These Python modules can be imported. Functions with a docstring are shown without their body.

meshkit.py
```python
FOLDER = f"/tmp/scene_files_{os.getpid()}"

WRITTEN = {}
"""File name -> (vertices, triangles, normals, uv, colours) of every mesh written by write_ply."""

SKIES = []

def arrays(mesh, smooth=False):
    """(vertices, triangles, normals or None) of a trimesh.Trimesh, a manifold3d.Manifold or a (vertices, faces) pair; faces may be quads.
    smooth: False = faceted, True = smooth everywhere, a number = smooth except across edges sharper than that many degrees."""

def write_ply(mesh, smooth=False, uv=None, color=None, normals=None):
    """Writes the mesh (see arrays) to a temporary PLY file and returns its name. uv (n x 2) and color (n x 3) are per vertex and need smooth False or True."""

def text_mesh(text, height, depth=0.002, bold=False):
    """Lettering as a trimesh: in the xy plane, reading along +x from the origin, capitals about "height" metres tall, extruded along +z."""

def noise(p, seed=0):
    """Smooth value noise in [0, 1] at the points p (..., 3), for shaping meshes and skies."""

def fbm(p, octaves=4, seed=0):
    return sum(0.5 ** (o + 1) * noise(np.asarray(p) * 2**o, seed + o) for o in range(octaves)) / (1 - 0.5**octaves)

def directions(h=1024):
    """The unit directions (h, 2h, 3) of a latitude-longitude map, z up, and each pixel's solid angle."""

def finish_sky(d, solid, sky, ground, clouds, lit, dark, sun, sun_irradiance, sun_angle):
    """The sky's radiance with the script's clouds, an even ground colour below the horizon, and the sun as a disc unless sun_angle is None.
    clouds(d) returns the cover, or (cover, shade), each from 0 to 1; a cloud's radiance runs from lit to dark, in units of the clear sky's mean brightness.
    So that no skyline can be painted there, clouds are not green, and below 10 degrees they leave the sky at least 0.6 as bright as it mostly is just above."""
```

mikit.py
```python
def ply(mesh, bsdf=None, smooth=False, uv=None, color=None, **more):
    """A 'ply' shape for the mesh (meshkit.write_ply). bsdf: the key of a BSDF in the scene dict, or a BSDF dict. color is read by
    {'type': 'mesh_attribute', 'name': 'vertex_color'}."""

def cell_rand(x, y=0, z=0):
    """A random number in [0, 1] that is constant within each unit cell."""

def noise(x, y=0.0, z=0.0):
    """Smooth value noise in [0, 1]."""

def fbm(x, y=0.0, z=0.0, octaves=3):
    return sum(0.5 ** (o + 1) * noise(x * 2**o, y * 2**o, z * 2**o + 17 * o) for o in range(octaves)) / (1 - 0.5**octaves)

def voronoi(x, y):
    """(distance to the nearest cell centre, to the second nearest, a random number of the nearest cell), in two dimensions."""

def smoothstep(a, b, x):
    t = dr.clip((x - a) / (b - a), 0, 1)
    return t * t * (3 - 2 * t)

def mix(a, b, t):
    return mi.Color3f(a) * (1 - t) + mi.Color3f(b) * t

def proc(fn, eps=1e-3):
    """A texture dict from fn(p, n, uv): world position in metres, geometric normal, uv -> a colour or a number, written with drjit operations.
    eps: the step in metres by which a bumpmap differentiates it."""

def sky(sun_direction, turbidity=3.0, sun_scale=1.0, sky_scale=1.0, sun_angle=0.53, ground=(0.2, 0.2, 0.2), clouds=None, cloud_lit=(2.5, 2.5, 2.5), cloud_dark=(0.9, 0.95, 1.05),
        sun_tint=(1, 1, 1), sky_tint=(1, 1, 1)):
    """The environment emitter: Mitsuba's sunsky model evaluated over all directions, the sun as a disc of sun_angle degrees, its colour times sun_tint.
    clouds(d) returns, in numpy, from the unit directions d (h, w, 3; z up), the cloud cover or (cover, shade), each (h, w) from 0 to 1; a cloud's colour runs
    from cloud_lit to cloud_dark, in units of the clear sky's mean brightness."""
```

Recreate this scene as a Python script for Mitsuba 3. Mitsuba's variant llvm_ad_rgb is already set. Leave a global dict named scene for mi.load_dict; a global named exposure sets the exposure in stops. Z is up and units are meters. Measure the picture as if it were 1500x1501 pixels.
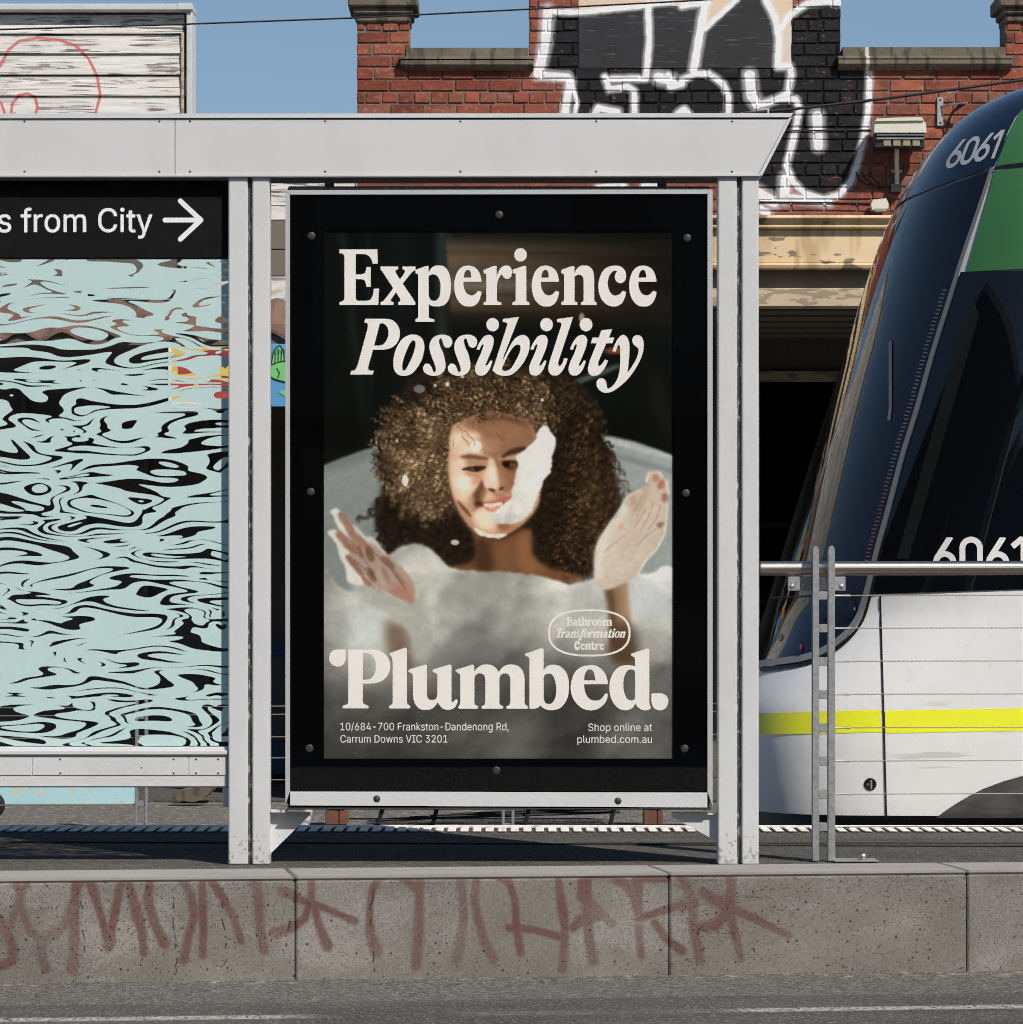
import math, random
import numpy as np, trimesh, shapely, shapely.geometry as sg, drjit as dr, mitsuba as mi
from shapely import affinity, box, union_all
import mikit, meshkit
from mikit import proc, noise, fbm, voronoi, cell_rand, smoothstep, mix

T = mi.ScalarTransform4f
random.seed(5); np.random.seed(5)
# ---------------------------------------------------------------- camera, daylight, exposure
CAM_Z, CAM_Y, FOCAL, HORIZON = 1.17, -13.0, 5551.0, 910.0        # metres; focal length and horizon in units of the 1500-wide frame
scene = {
    'camera': {'type': 'perspective', 'fov': math.degrees(2*math.atan(750/FOCAL)), 'fov_axis': 'x', 'near_clip': 0.1, 'far_clip': 3000.0,
               'principal_point_offset_x': 0.0, 'principal_point_offset_y': (750.5-HORIZON)/1501,
               'to_world': T().look_at(origin=[0, CAM_Y, CAM_Z], target=[0, 0, CAM_Z], up=[0, 0, 1])},
    'daylight': mikit.sky([math.sin(math.radians(31))*math.cos(math.radians(40)), -math.cos(math.radians(31))*math.cos(math.radians(40)), math.sin(math.radians(40))],
                          turbidity=3.0, sky_scale=0.85, sun_tint=(0.88, 1.0, 1.24), ground=(0.16, 0.155, 0.15)),
}
exposure = 1.62
labels = {}

# ---------------------------------------------------------------- helpers
def X(px, Y=0.0): return (px-750.0)*(Y-CAM_Y)/FOCAL
def Z(py, Y=0.0): return CAM_Z + (HORIZON-py)*(Y-CAM_Y)/FOCAL

counts = {}
def key(base):
    n = counts.get(base, 0); counts[base] = n+1
    return base if n == 0 else f'{base}_{n:03d}'
def put(base, mesh, bsdf, label=None, category=None, group=None, kind=None, **kw):
    k = key(base)
    scene[k] = mikit.ply(mesh, bsdf, **kw)
    if label or kind: tag(k, label, category, group, kind)
    return k
def tag(k, label=None, category=None, group=None, kind=None):
    labels[k] = {a: b for a, b in (('label', label), ('category', category), ('group', group), ('kind', kind)) if b}
    return k
def thing(base, label, category, group=None):
    return tag(key(base), label, category, group)
def cat(*ms): return trimesh.util.concatenate([m for m in ms])
def bx(x0, x1, y0, y1, z0, z1, b=0.0):
    x0, x1 = min(x0, x1), max(x0, x1); y0, y1 = min(y0, y1), max(y0, y1); z0, z1 = min(z0, z1), max(z0, z1)
    if b <= 0:
        m = trimesh.creation.box(extents=[x1-x0, y1-y0, z1-z0]); m.apply_translation([(x0+x1)/2, (y0+y1)/2, (z0+z1)/2]); return m
    b = min(b, .49*(x1-x0), .49*(y1-y0), .49*(z1-z0))
    p = []
    for x, sx in ((x0, b), (x1, -b)):
        for y, sy in ((y0, b), (y1, -b)):
            for z, sz in ((z0, b), (z1, -b)):
                p += [(x, y+sy, z+sz), (x+sx, y, z+sz), (x+sx, y+sy, z)]
    return trimesh.convex.convex_hull(np.array(p))
def prism(poly, y0, y1):
    """a shape drawn in x, z and pushed through from y0 to y1"""
    out = []
    for g in getattr(poly, 'geoms', [poly]):
        if g.is_empty or g.geom_type != 'Polygon': continue
        m = trimesh.creation.extrude_polygon(g, abs(y1-y0), engine='earcut')
        v = m.vertices
        m = trimesh.Trimesh(np.c_[v[:, 0], max(y0, y1)-v[:, 2], v[:, 1]], m.faces, process=False)
        out.append(m)
    return cat(*out)
def rail(profile, x0, x1):
    """a profile drawn in y, z, run along x"""
    m = trimesh.creation.extrude_polygon(sg.Polygon(profile), abs(x1-x0), engine='earcut')
    v = m.vertices
    return trimesh.Trimesh(np.c_[v[:, 2]+min(x0, x1), v[:, 0], v[:, 1]], m.faces, process=False)
def tube(pts, r, n=10, cap=True):
    P = np.array(pts, float)
    t = np.gradient(P, axis=0); t /= np.linalg.norm(t, axis=1, keepdims=True)+1e-12
    up = np.array([0, 0, 1.0]) if np.abs(t[:, 2]).mean() < .8 else np.array([1.0, 0, 0])
    a = np.cross(t, up); a /= np.linalg.norm(a, axis=1, keepdims=True)+1e-12
    b = np.cross(t, a)
    ang = np.arange(n)*2*np.pi/n
    r = np.broadcast_to(r, (len(P),))
    v = P[:, None] + r[:, None, None]*(np.cos(ang)[None, :, None]*a[:, None] + np.sin(ang)[None, :, None]*b[:, None])
    i, j = np.meshgrid(np.arange(len(P)-1), np.arange(n), indexing='ij')
    q = np.stack([i*n+j, i*n+(j+1) % n, (i+1)*n+(j+1) % n, (i+1)*n+j], -1).reshape(-1, 4)
    f = np.vstack([q[:, [0, 1, 2]], q[:, [0, 2, 3]]])
    v = v.reshape(-1, 3)
    if cap:
        k = len(v); v = np.vstack([v, P[0], P[-1]])
        j = np.arange(n); e = (len(P)-1)*n
        f = np.vstack([f, np.c_[j, (j+1) % n*1, j*0+k][:, ::-1], np.c_[e+j, e+(j+1) % n, j*0+k+1]])
    m = trimesh.Trimesh(v, f, process=False); m.fix_normals(); return m
def dome(cx, cy, cz, r, h, axis='y', n=16, base=0.0):
    """a round head: a short cylinder of height base with a rounded top, pointing to -y (or +z)"""
    prof = [(r, 0), (r, base)] + [(r*math.cos(a), base+h*math.sin(a)) for a in np.linspace(.15, math.pi/2-.02, 5)] + [(0, base+h)]
    m = trimesh.creation.revolve(np.array([(0, 0)] + prof), sections=n)
    v = m.vertices.copy()
    v = np.c_[v[:, 0], -v[:, 2], v[:, 1]] if axis == 'y' else v
    m = trimesh.Trimesh(v + [cx, cy, cz], m.faces, process=False); m.fix_normals(); return m
def sheet(poly, y, thick=0.0006): return prism(poly, y-thick, y)
def pxpoly(pts, Y):
    """outline given in frame units, as it stands on the upright plane y = Y"""
    return sg.Polygon([(X(a, Y), Z(b, Y)) for a, b in pts])
def pxgeo(g, Y):
    k = (Y-CAM_Y)/FOCAL
    return affinity.affine_transform(g, [k, 0, 0, -k, -750*k, CAM_Z+HORIZON*k])
def text(s, x, z, h, y, width=None, align='l', bold=False):
    """sans lettering on an upright plane facing -y; x is where it starts (or ends), z its base line"""
    m = meshkit.text_mesh(s, h, depth=0.0006, bold=bold)
    v = m.vertices.copy()
    lo, hi = v[:, 0].min(), v[:, 0].max()
    k = 1.0 if width is None else width/(hi-lo)
    v[:, 0] = (v[:, 0]-lo)*k
    w = (hi-lo)*k
    v[:, 0] += x if align == 'l' else x-w
    m = trimesh.Trimesh(np.c_[v[:, 0], y-v[:, 2], v[:, 1]+z], m.faces, process=False)
    m.fix_normals(); return m
def hash1(*a): return cell_rand(*a)

# ---------------------------------------------------------------- materials
def pr(col, rough=.5, **k):
    c = col if isinstance(col, dict) else {'type': 'rgb', 'value': list(col)}
    return {'type': 'twosided', 'bsdf': {'type': 'principled', 'base_color': c, 'roughness': rough, 'specular': .5, **k}}
def bump(inner, fn, scale=1.0, eps=1e-3):
    b = inner['bsdf'] if inner['type'] == 'twosided' else inner
    return {'type': 'twosided', 'bsdf': {'type': 'bumpmap', 'tex': proc(fn, eps), 'scale': scale, 'nested': b}}
def seg_dist(px, pz, segs):
    """distance of each point to the nearest of many line segments"""
    best = mi.Float(1e9)
    for x0, z0, x1, z1 in segs:
        dx, dz = x1-x0, z1-z0
        t = dr.clip(((px-x0)*dx + (pz-z0)*dz)/(dx*dx+dz*dz+1e-9), 0, 1)
        best = dr.minimum(best, dr.square(px-x0-t*dx) + dr.square(pz-z0-t*dz))
    return dr.sqrt(best)
def polyline(pts, Y): return [(X(a[0], Y), Z(a[1], Y), X(b[0], Y), Z(b[1], Y)) for a, b in zip(pts[:-1], pts[1:])]

def white_paint(p, n, uv):
    s = fbm(p.x*9, p.y*9, p.z*3)
    g = fbm(p.x*90, p.y*90, p.z*60, octaves=2)
    speck = smoothstep(.90, .94, noise(p.x*210, p.y*210, p.z*170))*smoothstep(.62, .85, noise(p.x*6, p.y*6, p.z*4))
    return mix(mix((.605, .615, .63), (.57, .58, .592), smoothstep(.35, .75, s)*.7+g*.2), (.30, .28, .25), dr.maximum(speck*.5, smoothstep(.71, .74, fbm(p.x*95, p.y*95, p.z*70, octaves=4) + .22*smoothstep(.46, .34, p.z)*noise(p.x*30, p.y*30, p.z*22))*.75*dr.select(p.z < .44, 1.0, 0.0)))
scene['white_metal'] = pr(proc(white_paint), .42)
def old_seal(p, n, uv):
    f = smoothstep(.56, .66, fbm(p.x*170, p.y*60, p.z*38, octaves=4))
    g = fbm(p.x*300, p.y*60, p.z*110)
    return mix(mix((.05, .05, .052), (.12, .12, .12), g), (.5, .5, .48), f*.75)
scene['worn_seal'] = pr(proc(old_seal), .7)
scene['alloy'] = pr((.62, .63, .64), .32, metallic=.35)
scene['dark_case'] = pr((.035, .037, .042), .5)
scene['black_gloss'] = pr((.004, .004, .005), .25)
scene['black_mat'] = {'type': 'twosided', 'bsdf': {'type': 'diffuse', 'reflectance': {'type': 'rgb', 'value': [.002, .002, .0022]}}}
scene['black_sign'] = pr(proc(lambda p, n, uv: mix((.004, .004, .005), (.010, .010, .0115), fbm(p.x*40, p.y, p.z*40)*.8)), .6, specular=.12)
scene['sign_white'] = pr((.80, .81, .82), .5)
scene['window_glass'] = {'type': 'thindielectric', 'int_ior': 1.5}
scene['bolt_grey'] = pr((.05, .05, .052), .45, metallic=.4)
scene['film'] = {'type': 'twosided', 'bsdf': {'type': 'diffuse', 'reflectance': proc(lambda p, n, uv: mix((.475, .645, .645), (.50, .665, .66), fbm(p.x*3, p.y, p.z*3)))}}
scene['print_ink'] = {'type': 'twosided', 'bsdf': {'type': 'diffuse', 'reflectance': {'type': 'mesh_attribute', 'name': 'vertex_color'}}}
scene['letter_ink'] = {'type': 'twosided', 'bsdf': {'type': 'diffuse', 'reflectance': {'type': 'rgb', 'value': [.90, .875, .835]}}}
def brushed(p, n, uv):
    return mix((.52, .48, .42), (.64, .60, .53), noise(p.x*3, p.y*700, p.z*700))
scene['stainless'] = pr(proc(brushed), .36, metallic=1.0)
def galv(p, n, uv):
    a, b, c = voronoi(p.x*90 + p.y*60, p.z*90)
    return mix((.34, .35, .365), (.48, .49, .50), c*.8 + .2*fbm(p.x*20, p.y*20, p.z*20))
scene['galvanised'] = pr(proc(galv), .45, metallic=.65)
scene['wire'] = pr((.34, .29, .22), .4, metallic=.7)
scene['cable_black'] = pr((.012, .012, .014), .6)
scene['iron_black'] = pr((.008, .008, .009), .55)
scene['rail_steel'] = pr((.22, .2, .18), .4, metallic=.8)

def asphalt(base, light, sc=1.0):
    def f(p, n, uv):
        a, b, c = voronoi(p.x*150*sc, p.y*150*sc)
        grain = c*smoothstep(.62, .2, a)
        big = fbm(p.x*2.2, p.y*6, 3.0)
        pale = smoothstep(.86, .93, c)
        m = mix(base, light, dr.clip(.15 + .62*grain + (big-.5)*.5, 0, 1))
        return mix(m, (.30, .285, .255), pale*.55)
    return f
def road_colour(p, n, uv):
    m = asphalt((.048, .047, .044), (.125, .121, .113))(p, n, uv)
    # gutter strip along the kerb: coarser, paler; and the worn remains of a painted line, with the seam between the two pours
    yk = p.y - .133*p.x
    gutter = smoothstep(-1.31, -1.29, yk - .012*noise(p.x*6, 1.0))
    a, b, c = voronoi(p.x*110, p.y*110)
    m = mix(m, mix((.055, .053, .049), (.27, .26, .24), c*c), gutter*.7)
    grit = smoothstep(.63, .80, fbm(p.x*26, p.y*26, 2.0))*smoothstep(-.80, -.62, yk + .05*fbm(p.x*7, 3.0))
    m = mix(m, (.36, .34, .30), grit*.7)
    w = fbm(p.x*1.3, 7.0) + .25*noise(p.x*30, p.y*30, 1.0)
    line = smoothstep(.075, .03, dr.abs(yk+1.70+.03*fbm(p.x*2, 9.0)))*smoothstep(.12, .40, .22*w + .55*smoothstep(-.35, -1.1, p.x) + .55*smoothstep(.6, .9, p.x)*smoothstep(1.75, 1.45, p.x))
    m = mix(m, (.46, .44, .395), line*.7*smoothstep(.25, .5, noise(p.x*120, p.y*120, 4.0)))
    return m
def grit_height(p, n, uv):
    a, b, c = voronoi(p.x*150, p.y*150)
    return c*smoothstep(.6, .1, a)*.0028
scene['road_asphalt'] = bump(pr(proc(road_colour), .85, specular=.25), grit_height)
scene['platform_asphalt'] = bump(pr(proc(asphalt((.040, .0385, .037), (.112, .107, .100), 1.1)), .85, specular=.25), grit_height)
# ---------------------------------------------------------------- lettering (outlines as closed paths, '!' marks a corner)
def path(txt, ox, oy, k=0.1):
    pts, cor = [], []
    for t in txt.split():
        c = t.endswith('!')
        a, b = t.rstrip('!').split(',')
        pts.append((ox + float(a) * k, oy + float(b) * k)); cor.append(c)
    n, P, out = len(pts), np.array(pts), []
    for i in range(n):
        j = (i + 1) % n
        p1, p2 = P[i], P[j]
        if cor[i] and cor[j]:
            out.append(p1); continue
        p0 = p1 * 2 - p2 if cor[i] else P[i - 1]
        p3 = p2 * 2 - p1 if cor[j] else P[(j + 1) % n]
        if cor[i]: p0 = p1 - (p2 - p1) * 0.3
        if cor[j]: p3 = p2 + (p2 - p1) * 0.3
        L = np.linalg.norm(p2 - p1) + 1e-9
        d1, d2 = p2 - p0, p3 - p1
        m1 = d1 / (np.linalg.norm(d1) + 1e-9) * L; m2 = d2 / (np.linalg.norm(d2) + 1e-9) * L
        for s in np.linspace(0, 1, 7)[:-1]:
            h = (2*s**3 - 3*s*s + 1, s**3 - 2*s*s + s, -2*s**3 + 3*s*s, s**3 - s*s)
            out.append(h[0]*p1 + h[1]*m1 + h[2]*p2 + h[3]*m2)
    return sg.Polygon(out).buffer(0)

def disc(cx, cy, rx, ry, n=40):
    a = np.linspace(0, 2*np.pi, n, endpoint=False)
    return sg.Polygon(np.c_[cx + rx*np.cos(a), cy + ry*np.sin(a)])

def mv(g, dx, dy=0): return affinity.translate(g, dx, dy)

e1 = path("860,342 920,350 985,385 1030,450 1055,530 1060,580! 795,580! 797,640 815,700 850,755 910,778 960,765 1000,725 1012,710! 1062,728! 1050,790 1010,880 950,930 880,942 800,930 720,860 675,760 660,650 670,540 710,430 780,360", 600, 355) \
    - path("800,518! 910,518! 905,460 890,420 862,405 835,415 812,450", 600, 355)
EXPERIENCE = [
    path("75,103! 632,103! 642,315! 565,315! 545,250 500,195 440,173! 318,173! 318,470! 400,470! 450,450 465,410 472,362! 538,362! 538,655! 472,655! 462,600 440,555 390,540! 318,540! 318,820! 330,850 365,858! 480,858! 530,840 565,780 582,680! 660,680! 645,920! 77,920! 77,880! 120,862 145,840 150,800! 150,220! 140,185 120,165 77,160!", 490, 355),
    path("680,355! 937,355! 937,395! 905,410 902,445! 965,545! 1035,445! 1035,410 1003,395! 1003,355! 1192,355! 1192,408! 1150,430 1110,475! 1005,605! 1190,880! 1190,920! 937,920! 937,878! 968,862 970,835! 905,733! 835,835! 832,860 870,878! 870,920! 680,920! 680,880! 720,860 750,830! 865,672! 720,450! 700,420 680,405!", 490, 355),
    path("92,405! 245,347! 285,347! 285,450! 320,385 370,348 430,340 510,355 575,430 605,540 612,640 605,750 570,860 500,925 400,940 330,932 288,912! 288,1085! 295,1105 320,1120 368,1127! 368,1168! 92,1168! 92,1127! 120,1115 130,1090! 130,480! 120,460 92,455!", 600, 355)
    - path("285,500! 310,480 350,470 390,478 430,520 455,590 460,660 455,740 435,810 400,850 360,860 320,845 295,810 287,760!", 600, 355),
    e1,
    path("92,405! 240,347! 283,347! 283,500! 310,430 350,370 420,340 475,355 503,410 505,450 490,510 435,537 390,520 365,485 348,472! 320,520 295,580 287,610! 287,840! 295,865 350,880! 350,920! 90,920! 90,880! 125,865 130,840! 130,480! 120,460 92,455!", 700, 355),
    path("518,400! 680,347! 715,347! 718,840! 725,865 763,880! 763,920! 512,920! 512,880! 550,865 562,840! 562,470! 550,457 518,455!", 700, 355).union(disc(763.2, 373.4, 9.3, 9.8)),
    mv(e1, 113.7),
    path("30,405! 180,350! 222,350! 222,450! 260,385 310,348 370,340 440,355 495,420 512,520! 512,840! 520,865 548,880! 548,920! 318,920! 318,880! 350,865 358,840! 358,600! 352,530 330,490 290,475 250,485 225,505! 225,840! 232,865 267,880! 267,920! 28,920! 28,880! 60,865 70,840! 70,480! 60,460 30,455!", 820, 355),
    path("820,342 900,355 960,410 980,480 970,550 930,590 890,600 840,575 815,520 825,460 848,425! 830,418 790,425 740,480 715,560 715,640 735,710 775,765 830,780 880,765 915,730 928,710! 980,728! 965,800 920,890 850,935 790,942 710,920 630,850 585,750 573,640 590,530 640,420 720,360", 820, 355),
    mv(e1, 256.5),
]
s1 = path("280,305 350,312 410,350 432,410 420,460 390,490 360,497 320,480 300,440 285,390 265,352! 240,380 238,410 260,490 300,580 325,680 333,750 320,820 270,880 190,908 120,905 40,870 5,820 5,780 30,740 65,727 105,745 130,785 145,830 165,862! 190,830 190,800 170,730 130,630 105,550 95,480 110,410 150,350 210,315", 620, 460)
i1 = path("960,308 1010,320 1040,370 1040,410 1020,500 980,600 930,720 920,745 930,760 950,745 975,710 990,682! 1022,690! 1000,760 960,840 910,890 860,905 800,890 770,840 770,780 800,690 850,580 885,480 890,452 870,450 850,480 830,530! 787,520! 810,460 850,390 900,330", 620, 460).union(disc(722.4, 475.7, 9.3, 9.8))
POSSIBILITY = [
    path("305,72! 600,72! 690,85 770,150 812,250 805,350 760,440 680,500 570,527! 420,527! 350,770! 350,810 375,830 430,833! 415,890! 85,890! 100,835! 150,825 185,770! 200,730! 340,210! 345,165 330,135 290,128!", 505, 460)
    - path("520,140! 570,140 615,175 640,230 645,300 620,380 570,445 500,465! 437,465!", 505, 460),
    path("1010,303 1090,320 1150,380 1172,470 1165,560 1130,680 1060,800 980,880 870,910 790,890 735,830 717,740 725,630 760,510 830,390 920,320", 505, 460)
    - path("1010,388 1035,400 1043,440 1030,520 990,640 940,740 900,815 870,830 850,810 848,760 870,650 920,520 970,420", 505, 460),
    s1, mv(s1, 36.5), i1,
    path("275,75! 510,43! 272,655! 285,660! 340,545 400,430 470,345 560,308 620,325 660,380 668,450 650,560 590,690 500,810 400,890 300,910 200,890 120,830! 335,170! 335,140 315,125 270,118!", 710, 460)
    - path("500,452 528,470 530,520 510,590 460,690 400,790 340,830 300,838 265,820 262,795 290,730 340,620 400,520 450,465", 710, 460),
    mv(i1, 79),
    path("1070,75! 1305,43! 1090,690! 1085,740 1100,762 1130,745 1155,700 1172,645! 1225,655! 1200,730 1150,830 1090,890 1040,905 980,890 945,840 940,780 960,690! 1130,170! 1130,140 1110,125 1065,118!", 710, 460),
    mv(i1, 136.9),
    path("615,240! 778,223! 728,348! 808,348! 780,430! 690,430! 575,700! 570,740 590,762 620,740 650,700 665,670! 718,680! 690,750 640,830 580,890 510,908 450,890 420,830 425,770 450,680! 550,430! 462,430! 490,348! 580,348!", 820, 460),
    path("780,545! 805,470 850,380 920,310 980,325 1020,400 1030,480 1028,600 1015,740 1003,860! 1060,780 1130,660 1160,560 1162,515 1140,490 1095,450 1070,400 1075,360 1110,318 1150,310 1200,330 1235,400 1240,460 1225,570 1180,690 1100,830 1000,960 880,1070 780,1135 690,1160 620,1140 560,1080 545,1010 570,960 620,942 665,960 690,1010 700,1070 715,1095! 760,1075 820,1010 860,930 885,820 892,700 893,560! 890,490 880,455 865,460 845,500 828,557!", 820, 460),
]
m2 = path("95,415! 325,342! 350,350! 355,440! 400,390 460,350 540,340 620,355 680,400 713,450! 760,390 820,352 900,340 990,360 1055,420 1085,500 1092,580! 1092,890! 1100,925 1130,945! 1145,965 1130,990! 835,990! 820,965 840,945! 870,930 882,890! 882,560! 870,510 840,480 800,470 760,485 730,520 722,560! 722,890! 730,925 765,945! 780,965 765,990! 470,990! 458,965 475,945! 505,930 515,890! 515,560! 505,510 475,480 435,470 395,480 362,515 355,560! 355,890! 362,925 400,945! 412,965 400,990! 130,990! 115,965! 140,930 148,890! 148,510! 140,480 110,462! 80,435", 660, 940)
PLUMBED = [
    path("320,120! 320,245 300,320 250,362 200,372 130,350 85,300 75,245 90,185 130,138 200,120!", 475, 940),
    path("355,122! 700,122! 780,130 880,175 950,260 972,360 950,470 880,560 790,605 680,622! 570,622! 570,870! 580,910 610,930 645,942! 658,965 645,983! 285,983! 270,965 285,942! 320,930 350,910 355,870!", 475, 940)
    - path("572,172! 620,172! 690,195 740,260 760,350 755,430 720,510 670,555 610,565! 572,565!", 475, 940),
    path("960,175! 1185,95! 1210,100 1217,125! 1217,880! 1222,915 1255,940! 1270,965 1255,985! 965,985! 950,965 965,945! 1000,920 1008,870! 1008,330! 1000,260 985,220 960,190!", 475, 940),
    path("110,410! 340,340! 360,350! 360,790! 370,825 400,855 440,860 480,850 505,820 512,780! 512,500! 500,475 455,455! 440,435 460,410! 690,340! 720,350! 720,850! 725,880 745,887 770,865 790,850 812,870! 795,930 750,985 660,1005 590,985 540,930 515,895! 480,950 420,995 340,1005 260,995 200,940 165,860 155,780! 155,500! 145,475 110,460! 88,435", 590, 940),
    m2,
    path("110,180! 340,100! 365,105 372,125! 372,425! 410,375 460,350 520,345 610,365 690,440 735,550 742,680 730,800 680,910 600,985 490,1010 410,1000 360,975 325,942! 290,970 240,990 185,992! 162,980! 162,270! 155,235 110,215! 95,195", 760, 940)
    - path("372,530! 390,490 440,475 490,485 530,550 552,650 555,740 540,830 500,900 450,920 410,910 380,870 372,820!", 760, 940),
    path("1060,350 1140,360 1220,410 1280,490 1310,590 1315,628! 962,630! 970,700 1000,790 1050,850 1120,870 1190,860 1240,820 1270,775 1295,760 1312,785! 1300,850 1250,930 1170,990 1070,1012 960,995 860,920 790,810 768,690 785,560 840,440 940,370", 760, 940)
    - path("962,572! 1128,572! 1120,500 1090,430 1045,410 1005,430 975,490", 760, 940),
    path("860,180! 1090,105! 1115,108! 1120,130! 1120,900! 1135,950 1150,975! 1110,1005 1060,1012 990,995 940,950 915,912! 880,970 820,1005 770,1012 680,990 600,910 550,800 535,680 550,560 600,450 680,375 770,350 830,350 880,360 910,370! 912,265! 900,235 860,215! 848,195", 840, 940)
    - path("912,470! 900,430 850,413 800,430 760,500 740,600 745,710 770,800 810,855 860,868 900,850 912,820!", 840, 940),
    path("1170,762! 1300,762! 1360,790 1395,840 1398,900 1370,970 1320,1005 1270,1012 1210,995 1170,950 1150,880! 1150,775!", 840, 940),
]
# small serif letters for the badge, unit = x height 1, baseline 0, y up; (outline, advance)
def unit(g, x0, base, xh): return affinity.scale(mv(g, -x0, -base), 1/xh, -1/xh, origin=(0, 0))
def bar(*p, w=0.2): return sg.LineString(p).buffer(w/2, cap_style='flat')
def stem(x, h, w=.27): return box(x, 0, x+w, h).union(box(x-.12, 0, x+w+.12, .09))
_n = unit(EXPERIENCE[7], 822.5, 447, 57); _r = unit(EXPERIENCE[4], 708.5, 447, 57); _e = unit(e1, 665.5, 447.5, 58)
_i = unit(EXPERIENCE[5], 751, 447, 57); _c = unit(EXPERIENCE[8], 877, 447.5, 58); _m = unit(m2, 668, 1039, 65)
_o = disc(.42, .5, .42, .52) - disc(.42, .5, .17, .42)
_h = _n.union(box(.07, 0, .35, 1.45)).union(box(-.05, 1.36, .35, 1.45))
_t = box(.12, .12, .38, 1.3).union(box(0, .88, .6, 1)).union(disc(.36, .17, .24, .19))
_a = (disc(.32, .27, .32, .29) - disc(.36, .27, .12, .18)).union(box(.42, .05, .68, .75)).union(disc(.38, .77, .3, .24) - disc(.33, .68, .13, .17)).union(box(.42, 0, .82, .12))
_B = (disc(.48, 1.07, .4, .37) - disc(.5, 1.07, .16, .26)).union(disc(.5, .4, .48, .4) - disc(.54, .4, .2, .29)).union(box(.1, 0, .38, 1.44)).union(box(-.02, 0, .4, .09)).union(box(-.02, 1.35, .4, 1.44))
_B = _B.intersection(box(-.05, 0, 1.1, 1.46))
_C = affinity.scale(_c, 1.3, 1.42, origin=(0, 0))
_T = box(.38, 0, .68, 1.44).union(box(0, 1.3, 1.06, 1.44)).union(box(0, 1.05, .1, 1.4)).union(box(.96, 1.05, 1.06, 1.4)).union(box(.2, 0, .86, .09))
_s = (disc(.3, .74, .3, .28) - disc(.32, .74, .13, .17)).difference(box(.3, .3, .7, .72)).union((disc(.32, .26, .32, .28) - disc(.3, .26, .13, .17)).difference(box(-.1, .28, .32, .7)))
_f = box(.15, -.35, .41, 1.2).union(box(0, .88, .62, 1)).union((disc(.48, 1.18, .33, .3) - disc(.5, 1.12, .12, .2)).intersection(box(0, 1.15, 1, 2))).union(disc(.12, -.3, .17, .15))
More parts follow.
